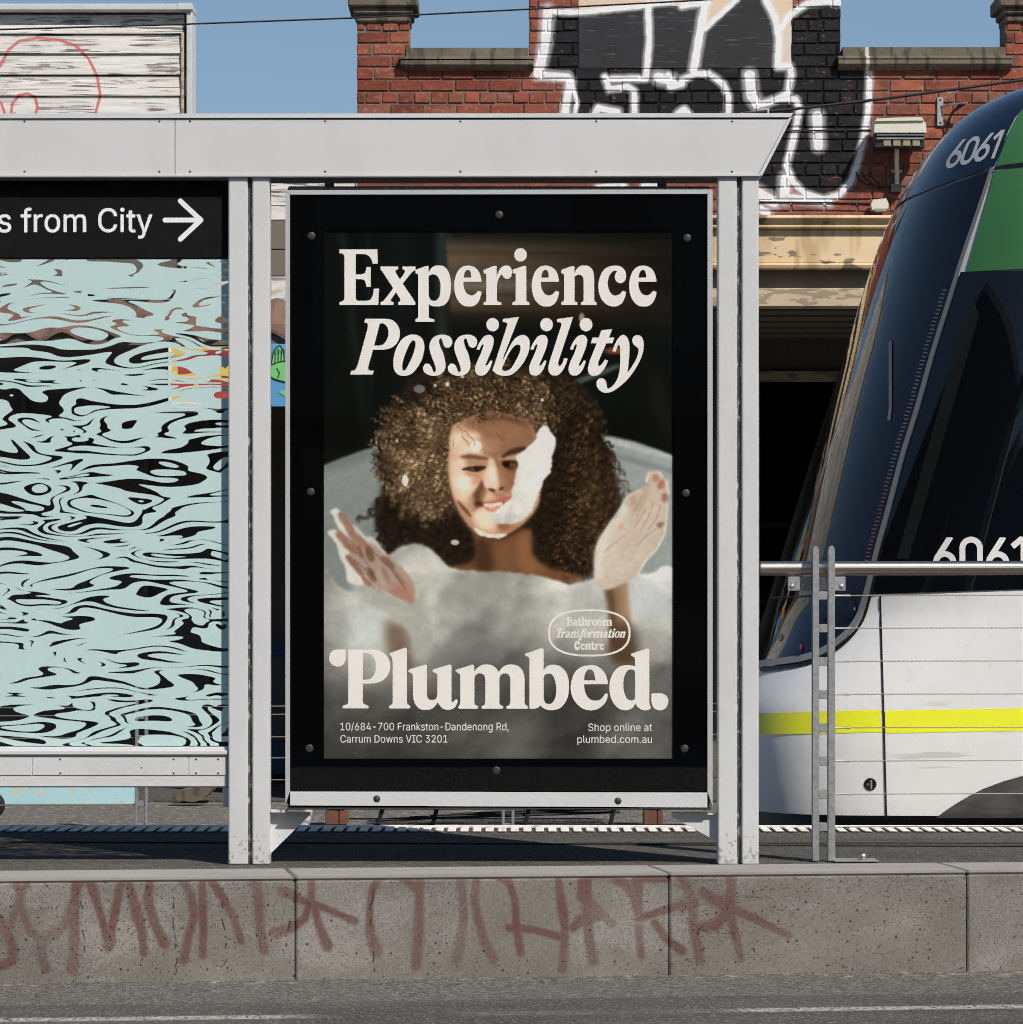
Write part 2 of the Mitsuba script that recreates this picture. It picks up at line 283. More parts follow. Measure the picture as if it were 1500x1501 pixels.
SMALL = dict(n=(_n, .96), r=(_r, .76), e=(_e, .76), i=(_i, .5), c=(_c, .76), m=(_m, 1.68), o=(_o, .88), h=(_h, .96), t=(_t, .62), a=(_a, .84), B=(_B, 1.06), C=(_C, 1.02), T=(_T, .92), s=(_s, .68), f=(_f, .56))
def small_word(w, x0, x1, base, xh, slant=0.0):
    at, parts = 0.0, []
    for ch in w:
        g, adv = SMALL[ch]; parts.append(mv(g, at)); at += adv
    k = (x1 - x0) / at
    return [affinity.affine_transform(g, [k, slant * xh, 0, -xh, x0, base]) for g in parts]
# ---------------------------------------------------------------- ground, platform, kerb
PLAT = 0.336
def kerb_y(x): return -.57 + .133*x
def kerb_at(px, py):
    y = -.57
    for _ in range(6): y = kerb_y(X(px, y))
    return X(px, y), Z(py, y)
put('road', trimesh.Trimesh([[-900, -900, 0], [900, -900, 0], [900, 900, 0], [-900, 900, 0]], [[0, 1, 2], [0, 2, 3]], process=False), 'road_asphalt',
    'grey asphalt road with pale grit along the kerb and a worn white line', 'road', kind='structure')
PLAT_BACK = 2.36
pl = sg.Polygon([(-14, kerb_y(-14)+.40), (14, kerb_y(14)+.40), (14, PLAT_BACK), (-14, PLAT_BACK)])
m = trimesh.creation.extrude_polygon(pl, PLAT-.02, engine='earcut'); m.apply_translation([0, 0, .016])
put('platform', m, 'platform_asphalt', 'raised dark asphalt tram platform behind the concrete kerb', 'platform', kind='structure')
scene['tactile_white'] = pr(proc(lambda p, n, uv: mix((.72, .71, .67), (.42, .40, .36), smoothstep(.5, .8, fbm(p.x*30, p.y*16, p.z*30)))), .6)
tact = bx(-.017, .017, 0, .30, 0, .007, .004)
for i in range(-60, 62):
    t2 = tact.copy(); t2.apply_translation([i*.05+.012, 1.98, PLAT-.002])
    put('platform__tactile_bar', t2, 'tactile_white')
put('platform__edge_strip', bx(-14, 14, PLAT_BACK-.03, PLAT_BACK+.03, .1, PLAT+.004, .004), 'tactile_white')
# a straight saw cut across the platform asphalt, filled with bitumen
m = tube([(X(a, 1.0), y, PLAT+.0005) for a, y in ((-200, 1.30), (700, 1.16), (1100, 1.08), (1500, 1.0), (1800, .95))], .0035, 6)
put('platform__bitumen_seam', m, 'cable_black')

K = 3.0
KERB_STROKES = []
for ox, oy, paths in ((0, 1100, [[(130, 560), (90, 640), (70, 700), (45, 770)], [(60, 560), (85, 620), (95, 700), (130, 790), (185, 830), (240, 810), (290, 760), (320, 690), (335, 620), (360, 560)],
        [(185, 820), (180, 890), (200, 960)], [(330, 560), (330, 700), (325, 850), (320, 960)], [(345, 565), (390, 570), (430, 680), (460, 780), (485, 850)], [(540, 560), (510, 680), (490, 780), (480, 860)],
        [(560, 560), (600, 700), (625, 800), (630, 890)], [(660, 560), (650, 650), (680, 760), (720, 850)], [(0, 740), (30, 800), (60, 880), (50, 930), (0, 950)], [(800, 560), (840, 640), (855, 720), (830, 820), (810, 920)],
        [(890, 560), (890, 680), (895, 800), (890, 900)], [(920, 560), (980, 650), (1030, 740), (1060, 840)], [(1120, 560), (1135, 650), (1140, 760), (1160, 880)], [(1245, 620), (1330, 660), (1420, 690), (1560, 750)],
        [(1370, 560), (1370, 650), (1340, 740), (1280, 785), (1205, 803)], [(1380, 680), (1400, 760), (1440, 860)]]),
    (500, 1100, [[(290, 570), (230, 545), (170, 555), (135, 620), (125, 720), (130, 800), (160, 890)], [(290, 570), (340, 620)], [(345, 550), (345, 700), (340, 830), (330, 950)], [(525, 550), (535, 640), (540, 740), (525, 850), (510, 920)],
        [(600, 550), (585, 640), (600, 740), (630, 840), (670, 920)], [(680, 550), (740, 580), (765, 660), (770, 760), (790, 890)], [(740, 780), (850, 790), (960, 820)], [(955, 550), (965, 650), (985, 780), (975, 960)],
        [(1110, 550), (1055, 580), (1060, 640), (1120, 690), (1190, 760)], [(1085, 560), (1085, 700), (1090, 830), (1110, 930)], [(1020, 780), (1060, 745), (1120, 735)], [(1110, 550), (1180, 545), (1250, 590), (1290, 650), (1310, 740)],
        [(1300, 550), (1310, 660), (1310, 740), (1400, 710), (1500, 680)], [(1310, 780), (1320, 900)], [(1380, 760), (1430, 830), (1500, 880)], [(1330, 550), (1430, 560)]]),
    (1000, 1100, [[(215, 540), (210, 690), (225, 780), (260, 920)], [(90, 620), (200, 690), (320, 740), (470, 815)], [(210, 700), (150, 770), (60, 780)], [(0, 560), (40, 640), (50, 780), (80, 920)], [(0, 690), (50, 670)]])):
    for P in paths:
        w = [kerb_at(ox+a/K, oy+b/K) for a, b in P]
        KERB_STROKES += [(a[0], a[1], b[0], b[1]) for a, b in zip(w[:-1], w[1:])]
joints = [kerb_at(a, 1350)[0] for a in (433, 981, 1418)]
def kerb_base(p):
    a, b, c = voronoi(p.x*190, p.z*190)
    fine = noise(p.x*420, p.z*420, p.y*420)
    big = fbm(p.x*3.1, p.z*6, 5.0)
    m = mix((.132, .125, .114), (.335, .322, .298), dr.clip(.22+.52*c+.5*(fine-.5)+.9*(big-.5), 0, 1))
    m = mix(m, (.06, .056, .05), smoothstep(.80, .9, c)*smoothstep(.55, .25, a)*.8)
    soil = smoothstep(.45, .68, fbm(p.x*4.2, p.z*9, 2.0, octaves=4) + .55*smoothstep(.16, .0, p.z)*fbm(p.x*17, p.z*11, 8.0))
    m = mix(m, (.17, .15, .122), soil*.5*(.5+.5*fine))
    block = dr.select(p.x < joints[0], 0.0, dr.select(p.x < joints[1], 1.0, dr.select(p.x < joints[2], 2.0, 3.0)))
    return m, block
def pits(p, block):
    """air holes left by the casting: many in the first and third block"""
    few = dr.select((block == 0) | (block == 2), .70, .955)
    r = mi.Float(0)
    for s, w in ((34.0, .13), (75.0, .17)):
        a, b, c = voronoi(p.x*s + block*7.3, p.z*s*.9)
        r = dr.maximum(r, smoothstep(w, w*.55, a/(.45+.9*cell_rand(c*977.0, 3.0)))*dr.select(c > few - .45*(fbm(p.x*2.4, p.z*5, 6.0)-.38), 1.0, 0.0))
    crack = mi.Float(0)
    for x0, z0, z1, wob in ((-1.09, .02, .30, .012), (-.93, .05, .30, .02), (-1.38, .08, .28, .03), (-.72, .04, .3, .03), (-.45, .02, .30, .02)):
        d = dr.abs(p.x-x0-wob*(fbm(p.z*9, x0*7, 1.0)*2-1) - .008*(noise(p.z*60, x0, 2.0)-.5))
        crack = dr.maximum(crack, smoothstep(.0035, .001, d)*dr.select((p.z > z0) & (p.z < z1), 1.0, 0.0)*smoothstep(.42, .6, noise(p.z*70, x0*3, 4.0)))
    vein = dr.abs(fbm(p.x*5+p.z*9, p.z*16-p.x*2.2, 3.0, octaves=4)-.5)
    vein = smoothstep(.006, .001, vein)*smoothstep(.5, .62, fbm(p.x*8, p.z*8, 6.0))*dr.select(block == 2, 1.0, 0.0)
    return dr.maximum(r, dr.maximum(crack, vein*.8))
def kerb_colour(p, n, uv):
    m, block = kerb_base(p)
    d = seg_dist(p.x, p.z, KERB_STROKES)
    grain = noise(p.x*260, p.z*260, 1.0)
    worn = .25 + .95*fbm(p.x*6, p.z*5, 11.0)
    spray = smoothstep(.0245, .009, d*(.72+.75*noise(p.x*9, p.z*9, 7.0)) + .007*(grain-.5))*worn
    m = mix(m, (.125, .052, .046), dr.clip(spray*1.05*(.62+.5*grain), 0, .86))
    return mix(m, (.022, .02, .018), pits(p, block)*.92)
def kerb_height(p, n, uv):
    a, b, c = voronoi(p.x*190, p.z*190)
    return (c*smoothstep(.6, .2, a)*.0012)
scene['kerb_concrete'] = bump(pr(proc(kerb_colour), .88, specular=.2), kerb_height)
scene['coping_concrete'] = pr(proc(lambda p, n, uv: mix((.18, .173, .16), (.29, .28, .26), dr.clip(.5*fbm(p.x*4, p.y*14, 1.0) + .5*noise(p.x*300, p.y*300, p.z*300), 0, 1))), .85, specular=.2)
tag('kerb', 'long concrete platform kerb with faded dark red spray scrawl', 'kerb', kind='structure')
ends = [-8.0] + joints + [8.0]
ang = math.atan(.133)
R = trimesh.transformations.rotation_matrix(ang, [0, 0, 1])
for i in range(4):
    a, b = ends[i]/math.cos(ang)+.002*(i > 0), ends[i+1]/math.cos(ang)-.002*(i < 3)
    for nm, m, bs in (('block', bx(a, b, 0, .41, -.05, PLAT-.0135, .006), 'kerb_concrete'), ('coping', bx(a, b, .0035, .408, PLAT-.0133, PLAT+.0015, .007), 'coping_concrete')):
        m.apply_transform(R); m.apply_translation([0, -.57, 0])
        put('kerb__'+nm, m, bs)
# tram rails beyond the platform
for y in (3.05, 4.49, 6.6, 8.04):
    put('tram_rail', bx(-60, 60, y-.03, y+.03, -.05, .006, .003), 'rail_steel', 'steel tram rail set flush in the asphalt beyond the platform', 'rail', 'rails beyond the platform', 'structure')

# ---------------------------------------------------------------- brick building with the painted parapet
BY = 14.0
S = (BY-CAM_Y)/FOCAL
def bX(px): return X(px, BY)
def bZ(py): return Z(py, BY)
W_STROKES = []   # (segments, half width)
for w, P in ((7.5, [(803, 15), (800, 60), (789, 108)]), (6, [(789, 110), (832, 113), (836, 118), (828, 168)]), (4, [(803, 17), (850, 18), (930, 10), (985, 2)]), (4.5, [(950, 5), (952, 60), (947, 115), (890, 115)]),
             (6, [(1035, 0), (1030, 27), (1023, 67), (1017, 103)]), (5, [(1000, 8), (1020, 5), (1037, 3)]), (3.5, [(1033, 43), (1057, 20), (1080, 0)]), (5, [(1123, 0), (1137, 27), (1142, 60), (1140, 97), (1158, 97), (1160, 110), (1155, 137), (1140, 145), (1117, 153)]),
             (4.5, [(1143, 43), (1157, 23), (1183, 5), (1213, 2), (1236, 5)]), (8, [(1099, 110), (1102, 140), (1110, 152)]), (4.5, [(1000, 117), (1020, 108), (1040, 108), (1060, 123), (1068, 140), (1068, 168)]),
             (4.5, [(1113, 153), (1143, 145), (1167, 145), (1172, 160), (1167, 187), (1160, 217), (1153, 243), (1163, 267), (1180, 283), (1207, 292), (1230, 286), (1247, 267), (1257, 240), (1267, 200), (1273, 160), (1275, 117), (1272, 66)]),
             (8, [(1198, 170), (1200, 213)]), (9, [(1108, 282), (1135, 296)]), (8, [(1152, 262), (1150, 292)]), (6, [(1160, 290), (1215, 297)]), (4.5, [(887, 113), (893, 130), (920, 127), (930, 133), (930, 168)]), (5, [(980, 110), (983, 127), (1000, 123)]),
             (8, [(965, 113), (985, 118)]), (6, [(1113, 305), (1125, 312)]), (5, [(877, 275), (915, 272)]), (5, [(945, 272), (968, 270)]), (5, [(872, 166), (878, 158), (906, 164)]), (5, [(995, 166), (1003, 160), (1009, 166)]), (3, [(838, 118), (846, 150), (842, 168)])):
    W_STROKES.append(([(bX(a[0]), bZ(a[1]), bX(b[0]), bZ(b[1])) for a, b in zip(P[:-1], P[1:])], w*S))
BLACKS = [[(bX(a), bZ(b)) for a, b in P] for P in (
    [(806, 20), (950, 8), (952, 100), (1160, 98), (1160, 30), (1180, 5), (1236, -4), (1236, 68), (1274, 68), (1270, 170), (1258, 238), (1240, 272), (1205, 290), (1175, 277), (1158, 250), (1146, 292), (1108, 268), (1108, 162), (1040, 172), (832, 172), (838, 116), (800, 108)],
    [(955, 8), (998, 8), (1030, 0), (1018, 104), (952, 104)], [(1026, 46), (1060, 24), (1090, -6), (1122, -6), (1140, 60), (1138, 104), (1018, 104)])]
def inside(x, z, poly):
    c = mi.Int32(0)
    for (x0, z0), (x1, z1) in zip(poly, poly[1:]+poly[:1]):
        if abs(z1-z0) < 1e-9: continue
        c += dr.select(((z0 > z) != (z1 > z)) & (x < (x1-x0)*(z-z0)/(z1-z0)+x0), mi.Int32(1), mi.Int32(0))
    return (c & 1) == 1
def graffiti(p, m, worn=True):
    """black and white spray paint over whatever the wall is made of"""
    x, z = p.x + .006*(noise(p.x*30, p.z*30, 1.0)-.5), p.z + .006*(noise(p.x*30, p.z*30, 5.0)-.5)
    blk = mi.Bool(False)
    for P in BLACKS: blk |= inside(x, z, P)
    wear = 0 if not worn else smoothstep(.86, 1.0, fbm(p.x*22, p.z*60, 4.0) + .25*noise(p.x*120, p.z*120, 2.0))
    black = mix((.006, .0065, .008), (.022, .022, .026), fbm(p.x*7, p.z*20, 2.0)*.8)
    m = mix(m, black, dr.select(blk, 1.0, 0.0)*(1-.65*wear))
    w = mi.Float(0)
    for segs, hw in W_STROKES:
        d = seg_dist(x, z, segs)
        w = dr.maximum(w, dr.maximum(smoothstep(hw*1.08, hw*.78, d), .42*smoothstep(hw*2.1, hw*.85, d)))
    return mix(m, (.80, .80, .82), w*(1-.35*wear))
def brick_colour(p, n, uv):
    r = fbm(p.x*5, p.z*13, 3.0)
    m = mix((.185, .048, .030), (.325, .100, .063), r)
    m = mix(m, (.13, .052, .04), smoothstep(.5, .78, fbm(p.x*9, p.z*16, 2.0))*.75)
    m = mix(m, (.40, .20, .14), smoothstep(.7, .85, noise(p.x*70, p.z*70, 1.0))*.35)
    return m
def brick_painted(p, n, uv): return graffiti(p, brick_colour(p, n, uv))
COURSE = 17.6*S
BRICK_Z0 = bZ(310)
def brick_tone(k):
    def f(p, n, uv): return brick_colour(p, n, uv)*mi.Color3f(*k)
    return f
for i_, k_ in enumerate(((.78, .74, .76), (1.22, 1.3, 1.3), (.95, 1.25, 1.35))):
    scene[f'brick_plain_{i_+1}'] = bump(pr(proc(brick_tone(k_)), .85, specular=.2), lambda p, n, uv: fbm(p.x*60, p.z*60, p.y*60)*.004)
scene['brick_plain'] = bump(pr(proc(brick_colour), .85, specular=.2), lambda p, n, uv: fbm(p.x*60, p.z*60, p.y*60)*.004)
scene['brick_painted'] = bump(pr(proc(brick_painted), .6, specular=.2), lambda p, n, uv: fbm(p.x*60, p.z*60, p.y*60)*.003)
scene['mortar'] = pr(proc(lambda p, n, uv: graffiti(p, mix((.10, .085, .07), (.22, .19, .16), fbm(p.x*30, p.z*30, 2.0)))), .9, specular=.15)
def panel_colour(p, n, uv):
    m = mix((.66, .50, .36), (.74, .60, .46), fbm(p.x*4, p.z*4, 1.0))
    m = mix(m, (.62, .62, .62), smoothstep(.55, .7, fbm(p.x*2.5, p.z*9, 6.0))*.5)
    sc = smoothstep(.72, .82, fbm(p.x*7, p.z*150, 4.0))*.3
    return mix(graffiti(p, m, False), (.30, .30, .31), sc)
scene['render_panel'] = pr(proc(panel_colour), .5)
def coping_colour(p, n, uv):
    m = mix((.105, .088, .066), (.205, .18, .142), fbm(p.x*6, p.z*12, p.y*9, octaves=4))
    m = mix(m, (.05, .045, .036), smoothstep(.52, .72, fbm(p.x*22, p.z*6, 3.0))*.7)
    return m
def coping_paint(p, n, uv):
    m = coping_colour(p, n, uv)
    return mix(m, (.68, .67, .62), smoothstep(3.5*S, 1.5*S, dr.abs(p.x-bX(1271)))*.8)
scene['stone'] = bump(pr(proc(coping_paint), .85, specular=.2), lambda p, n, uv: fbm(p.x*30, p.z*30, p.y*30)*.006)
bb = thing('brick_building', 'red brick shop building whose stepped parapet carries black and white spray lettering', 'building')
solid = sg.Polygon([(bX(523), bZ(322)), (bX(523), bZ(5)), (bX(601), bZ(5)), (bX(601), bZ(80)), (bX(775), bZ(80)), (bX(775), bZ(-60)), (bX(1233), bZ(-60)), (bX(1233), bZ(80)), (bX(1474), bZ(80)), (bX(1474), bZ(5)), (bX(1555), bZ(5)), (bX(1555), bZ(72)), (bX(1900), bZ(72)), (bX(1900), bZ(322))])
put(bb+'__wall', prism(solid.buffer(-.004, join_style='mitre'), BY+.008, BY+.34), 'mortar')
PANEL = box(bX(848), bZ(100), bX(1162), bZ(-60))
rows = []
rng = random.Random(3)
for r in range(-1, 22):
    z0 = BRICK_Z0 + r*COURSE
    heads = (r % 6 == 3)
    L = (24.0 if heads else 48.6)*S
    x = bX(523) - (L/2 if r % 2 else 0)
    while x < bX(1900):
        x1 = x + L*(1+rng.uniform(-.04, .04))
        piece = box(x+.0045, z0+.0045, x1-.0045, z0+COURSE-.0045).intersection(solid.buffer(-.002, join_style='mitre'))
        piece = piece.difference(PANEL) if piece.intersects(PANEL) else piece
        for g in getattr(piece, 'geoms', [piece]):
            if g.is_empty or g.area < .0012: continue
            a0, c0, a1, c1 = g.bounds
            rows.append((a0, c0, a1, c1))
        x = x1
def seen(b):
    cx, cz = (b[0]+b[2])/2, (b[1]+b[3])/2
    px, py = 750+cx/S, HORIZON-(cz-CAM_Z)/S
    if px > 1500 or py < -6: return False
    if py < 170: return True
    return px > 1112 and (py < 318) and px < 1420-(py-150)*.75
vis = [b for b in rows if seen(b)]; hid = [b for b in rows if not seen(b)]
if len(vis) > 298: hid += vis[298:]; vis = vis[:298]
def brick_mesh(b, j):
    e = rng.uniform
    m = bx(b[0]+e(-.002, .003), b[2]-e(-.002, .003), BY-.002-j, BY+.03, b[1]+e(-.002, .003), b[3]-e(-.002, .003), e(.004, .009))
    m.vertices[:, 2] += (m.vertices[:, 0]-m.vertices[:, 0].mean())*e(-.012, .012)
    return m
paint_zone = box(bX(770), bZ(330), bX(1300), bZ(-80))
for b in vis:
    put(bb+'__wall__brick', brick_mesh(b, rng.uniform(0, .006)), 'brick_painted' if box(*b).intersects(paint_zone) else rng.choice(['brick_plain', 'brick_plain', 'brick_plain_1', 'brick_plain_2', 'brick_plain_3']))
put(bb+'__wall__brickwork', cat(*[bx(b[0], b[2], BY-.003, BY+.03, b[1], b[3]) for b in hid]), 'brick_painted', kind='stuff')
put(bb+'__render_panel', bx(bX(848), bX(1162), BY-.006, BY+.03, bZ(100), bZ(-60), .003), 'render_panel')
def coping(px0, px1, py0, py1):
    z0, z1 = bZ(py1), bZ(py0); h = z1-z0
    up = rail([(BY+.36, z0+.6*h), (BY+.36, z1-.01), (BY-.008, z1), (BY-.012, z0+.58*h)], bX(px0+9.5), bX(px1-9.5))
    mid = rail([(BY+.02, z0+.62*h), (BY-.03, z0+.60*h), (BY-.085, z0+.53*h), (BY-.088, z0+.445*h), (BY+.02, z0+.445*h)], bX(px0+1), bX(px1-1))
    lo = rail([(BY+.02, z0+.40*h), (BY-.082, z0+.40*h), (BY-.085, z0+.22*h), (BY-.065, z0+.10*h), (BY-.02, z0), (BY+.02, z0)], bX(px0+2), bX(px1-2))
    neck = bx(bX(px0+5), bX(px1-5), BY-.06, BY+.02, z0+.39*h, z0+.46*h)
    return cat(up, mid, neck, lo)
for a in ((586, 784, 70, 104), (1226, 1484, 69, 103), (1545, 1800, 69, 103)):
    put(bb+'__coping', coping(*a), 'stone')
for c in (562, 1514):
    m = cat(bx(bX(c-44), bX(c+44), BY-.06, BY+.40, bZ(22), bZ(9), .012), bx(bX(c-51), bX(c+51), BY-.10, BY+.44, bZ(12), bZ(-8), .01), bx(bX(c-40), bX(c+40), BY-.03, BY+.37, bZ(33), bZ(21), .012), bx(bX(c-38), bX(c+38), BY-.02, BY+.36, bZ(-7), bZ(-60), .01))
    put(bb+'__pier_cap', m, 'stone')
# the shopfront below: flaking cornice, fascia board, beam and the dark recess
def tan_paint(p, n, uv):
    m = mix((.70, .52, .31), (.80, .64, .43), fbm(p.x*3, p.z*5, 2.0))
    m = mix(m, (.40, .26, .13), smoothstep(.55, .75, fbm(p.x*11, p.z*2.2, 5.0))*.6)
    rust = smoothstep(.66, .72, fbm(p.x*7, p.z*20, 9.0, octaves=4))
    m = mix(m, (.16, .13, .10), rust*.85)
    return m
scene['flaking_tan'] = pr(proc(tan_paint), .75, specular=.25)
scene['beam_tan'] = pr(proc(lambda p, n, uv: mix(mix((.46, .36, .24), (.58, .47, .33), fbm(p.x*5, p.z*5, 1.0)), (.22, .17, .12), smoothstep(.54, .64, fbm(p.x*10, p.z*34, 3.0))*.7)), .8)
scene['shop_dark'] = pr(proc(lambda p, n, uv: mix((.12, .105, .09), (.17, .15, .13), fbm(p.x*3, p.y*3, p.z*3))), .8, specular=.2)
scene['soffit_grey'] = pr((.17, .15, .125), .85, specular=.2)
CY = 11.2
def cZ(py): return Z(py, CY)
CX0, CX1 = bX(523), bX(1900)
put(bb+'__cornice', rail([(CY+.1, cZ(317)), (CY-.05, cZ(318)), (CY-.20, cZ(320)), (CY-.21, cZ(324)), (CY-.18, cZ(326)), (CY-.16, cZ(331)), (CY-.17, cZ(336)), (CY-.12, cZ(338)), (CY+.1, cZ(339))], CX0, CX1), 'flaking_tan')
put(bb+'__fascia_board', bx(CX0, CX1, CY-.11, CY+.06, cZ(388), cZ(338.2), .006), 'flaking_tan')
put(bb+'__fascia_bead', rail([(CY+.06, cZ(388.2)), (CY-.125, cZ(388.2)), (CY-.135, cZ(391)), (CY-.125, cZ(395)), (CY+.06, cZ(395))], CX0, CX1), 'flaking_tan')
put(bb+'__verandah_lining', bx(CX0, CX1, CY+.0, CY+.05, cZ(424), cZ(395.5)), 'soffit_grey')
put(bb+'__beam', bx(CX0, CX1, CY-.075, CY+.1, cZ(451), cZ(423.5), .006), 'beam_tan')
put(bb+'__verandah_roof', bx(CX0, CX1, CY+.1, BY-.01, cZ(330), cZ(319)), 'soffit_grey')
ROOM = BY+6.0
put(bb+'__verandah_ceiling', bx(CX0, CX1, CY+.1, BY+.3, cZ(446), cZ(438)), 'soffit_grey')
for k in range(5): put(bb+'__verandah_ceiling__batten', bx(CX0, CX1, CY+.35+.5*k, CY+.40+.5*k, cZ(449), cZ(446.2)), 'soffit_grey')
OP0, OP1, OPZ = bX(1100), bX(1330), 2.95
put(bb+'__shop_wall', cat(bx(CX0, OP0, BY+.05, BY+.25, -.1, 4.0), bx(OP1, CX1, BY+.05, BY+.25, -.1, 4.0), bx(OP0, OP1, BY+.05, BY+.25, OPZ, 4.0)), 'shop_dark')
put(bb+'__shop_interior', cat(bx(OP0-1.5, OP1+1.5, ROOM, ROOM+.1, -.1, 3.3), bx(OP0-1.6, OP0-1.5, BY+.26, ROOM, -.1, 3.3), bx(OP1+1.5, OP1+1.6, BY+.26, ROOM, -.1, 3.3), bx(OP0-1.5, OP1+1.5, BY+.26, ROOM, 3.2, 3.3)), 'shop_dark')
put(bb+'__door_frame', cat(bx(OP0, OP0+.07, BY-.0, BY+.1, .02, OPZ), bx(OP1-.07, OP1, BY-.0, BY+.1, .02, OPZ), bx(OP0+.07, OP1-.07, BY-.0, BY+.1, OPZ-.07, OPZ)), 'beam_tan')
put(bb+'__shelf', cat(bx(bX(1120), bX(1215), BY+2.6, BY+3.0, 1.9, 1.94), bx(bX(1120), bX(1215), BY+2.6, BY+3.0, 1.3, 1.34), bx(bX(1120), bX(1123), BY+2.6, BY+3.0, .01, 2.3), bx(bX(1212), bX(1215), BY+2.6, BY+3.0, .01, 2.3)), 'soffit_grey')
put(bb+'__roof', bx(CX0, CX1, BY+.34, BY+9, bZ(330), bZ(318)), 'shop_dark')

# fittings on the brick wall
scene['cream_plastic'] = pr((.66, .64, .55), .5)
scene['lamp_inside'] = pr((.30, .27, .18), .3)
fl = thing('floodlight', 'large cream floodlight with barred lamps on a white arm against the brick wall', 'floodlight')
put(fl+'__housing', prism(pxpoly([(1276, 186), (1344, 183), (1350, 190), (1351, 203), (1275, 203)], BY), BY-.34, BY-.10), 'cream_plastic')
put(fl+'__hood', prism(pxpoly([(1279, 183), (1343, 181), (1347, 186), (1276, 187)], BY), BY-.36, BY-.08), 'cream_plastic')
put(fl+'__lamp_box', cat(bx(bX(1277), bX(1349), BY-.30, BY-.12, bZ(224), bZ(203.2), .004)), 'iron_black')
for i in range(4): put(fl+'__lamp', bx(bX(1289+i*14), bX(1300+i*14), BY-.312, BY-.29, bZ(222), bZ(211), .004), 'lamp_inside')
for i in range(2): put(fl+'__grille_bar', bx(bX(1279), bX(1348), BY-.325, BY-.318, bZ(206.6+i*5), bZ(205+i*5)), 'galvanised')
put(fl+'__arm', tube([(bX(1311), BY-.2, bZ(222)), (bX(1312), BY-.14, bZ(240)), (bX(1314), BY-.06, bZ(256)), (bX(1314), BY-.05, bZ(272))], .016, 10), 'cream_plastic')
put(fl+'__junction_box', bx(bX(1304), bX(1320), BY-.09, BY-.004, bZ(284), bZ(271), .004), 'iron_black')
put(fl+'__clamp', bx(bX(1306), bX(1322), BY-.06, BY-.004, bZ(254), bZ(250), .003), 'galvanised')
sl = thing('wall_lamp', 'small white lamp low on the brick wall just above the tan cornice', 'lamp')
put(sl+'__housing', prism(pxpoly([(1277, 296), (1296, 294), (1300, 302), (1299, 309), (1276, 311), (1274, 303)], BY), BY-.16, BY-.05), 'cream_plastic')
put(sl+'__lens', bx(bX(1279), bX(1297), BY-.165, BY-.1, bZ(314), bZ(309), .003), 'lamp_inside')
put(sl+'__bracket', bx(bX(1284), bX(1291), BY-.06, BY-.002, bZ(306), bZ(299)), 'iron_black')
wb = thing('wall_bracket', 'small grey steel cable bracket fixed to the red bricks', 'bracket')
put(wb+'__plate', bx(bX(1373.5), bX(1382.5), BY-.03, BY-.004, bZ(185), bZ(143), .002), 'galvanised')
put(wb+'__pin', tube([(bX(1378), BY-.02, bZ(157)), (bX(1390), BY-.10, bZ(156)), (bX(1415), BY-.16, bZ(155))], .008, 8), 'galvanised')
for z in (147, 181): put(wb+'__bolt', dome(bX(1378), BY-.03, bZ(z), .008, .006), 'iron_black')
for i in range(3):
    a = 1418-i*3
    pts = [(bX(1405+i*4), BY-.14, bZ(155)), (bX(1396-i*2), BY-.10, bZ(165+i*2)), (bX(1389), BY-.05, bZ(178+i*4)), (bX(1386-i*2), BY-.03, bZ(196+i*8)), (bX(1372), BY-.02, bZ(215+i*9))]
    put('wall_wiring', tube(pts, .006, 6), 'cable_black', ('innermost', 'middle', 'outermost')[i]+' of the thin black wires looping down from the steel cable bracket', 'wire', 'loose wires on the brick wall')
for i in range(3):
    pts = [(bX(1304), BY-.04, bZ(275+i)), (bX(1290), BY-.02, bZ(274+i*2)), (bX(1270+i*9), BY-.015, bZ(271-i)), (bX(1259+i*9), BY-.012, bZ(263-i*2)), (bX(1255+i*9), BY-.01, bZ(252))]
    put('lamp_wiring', tube(pts, .005, 6), 'cable_black', ('leftmost', 'middle', 'rightmost')[i]+' of the thin black wires drooping beside the floodlight arm', 'wire', 'loose wires beside the floodlight')
put('conduit', tube([(bX(1113), BY-.014, bZ(296)), (bX(1200), BY-.014, bZ(297)), (bX(1300), BY-.014, bZ(298.5))], .006, 6), 'cable_black', 'thin dark conduit running level along the bottom of the brick wall', 'conduit')
put('wall_wire', tube([(bX(1112), BY-.014, bZ(192)), (bX(1190), BY-.014, bZ(191.5)), (bX(1280), BY-.014, bZ(190.5))], .0045, 6), 'cable_black', 'thin dark wire running level across the painted brick to the floodlight', 'wire')

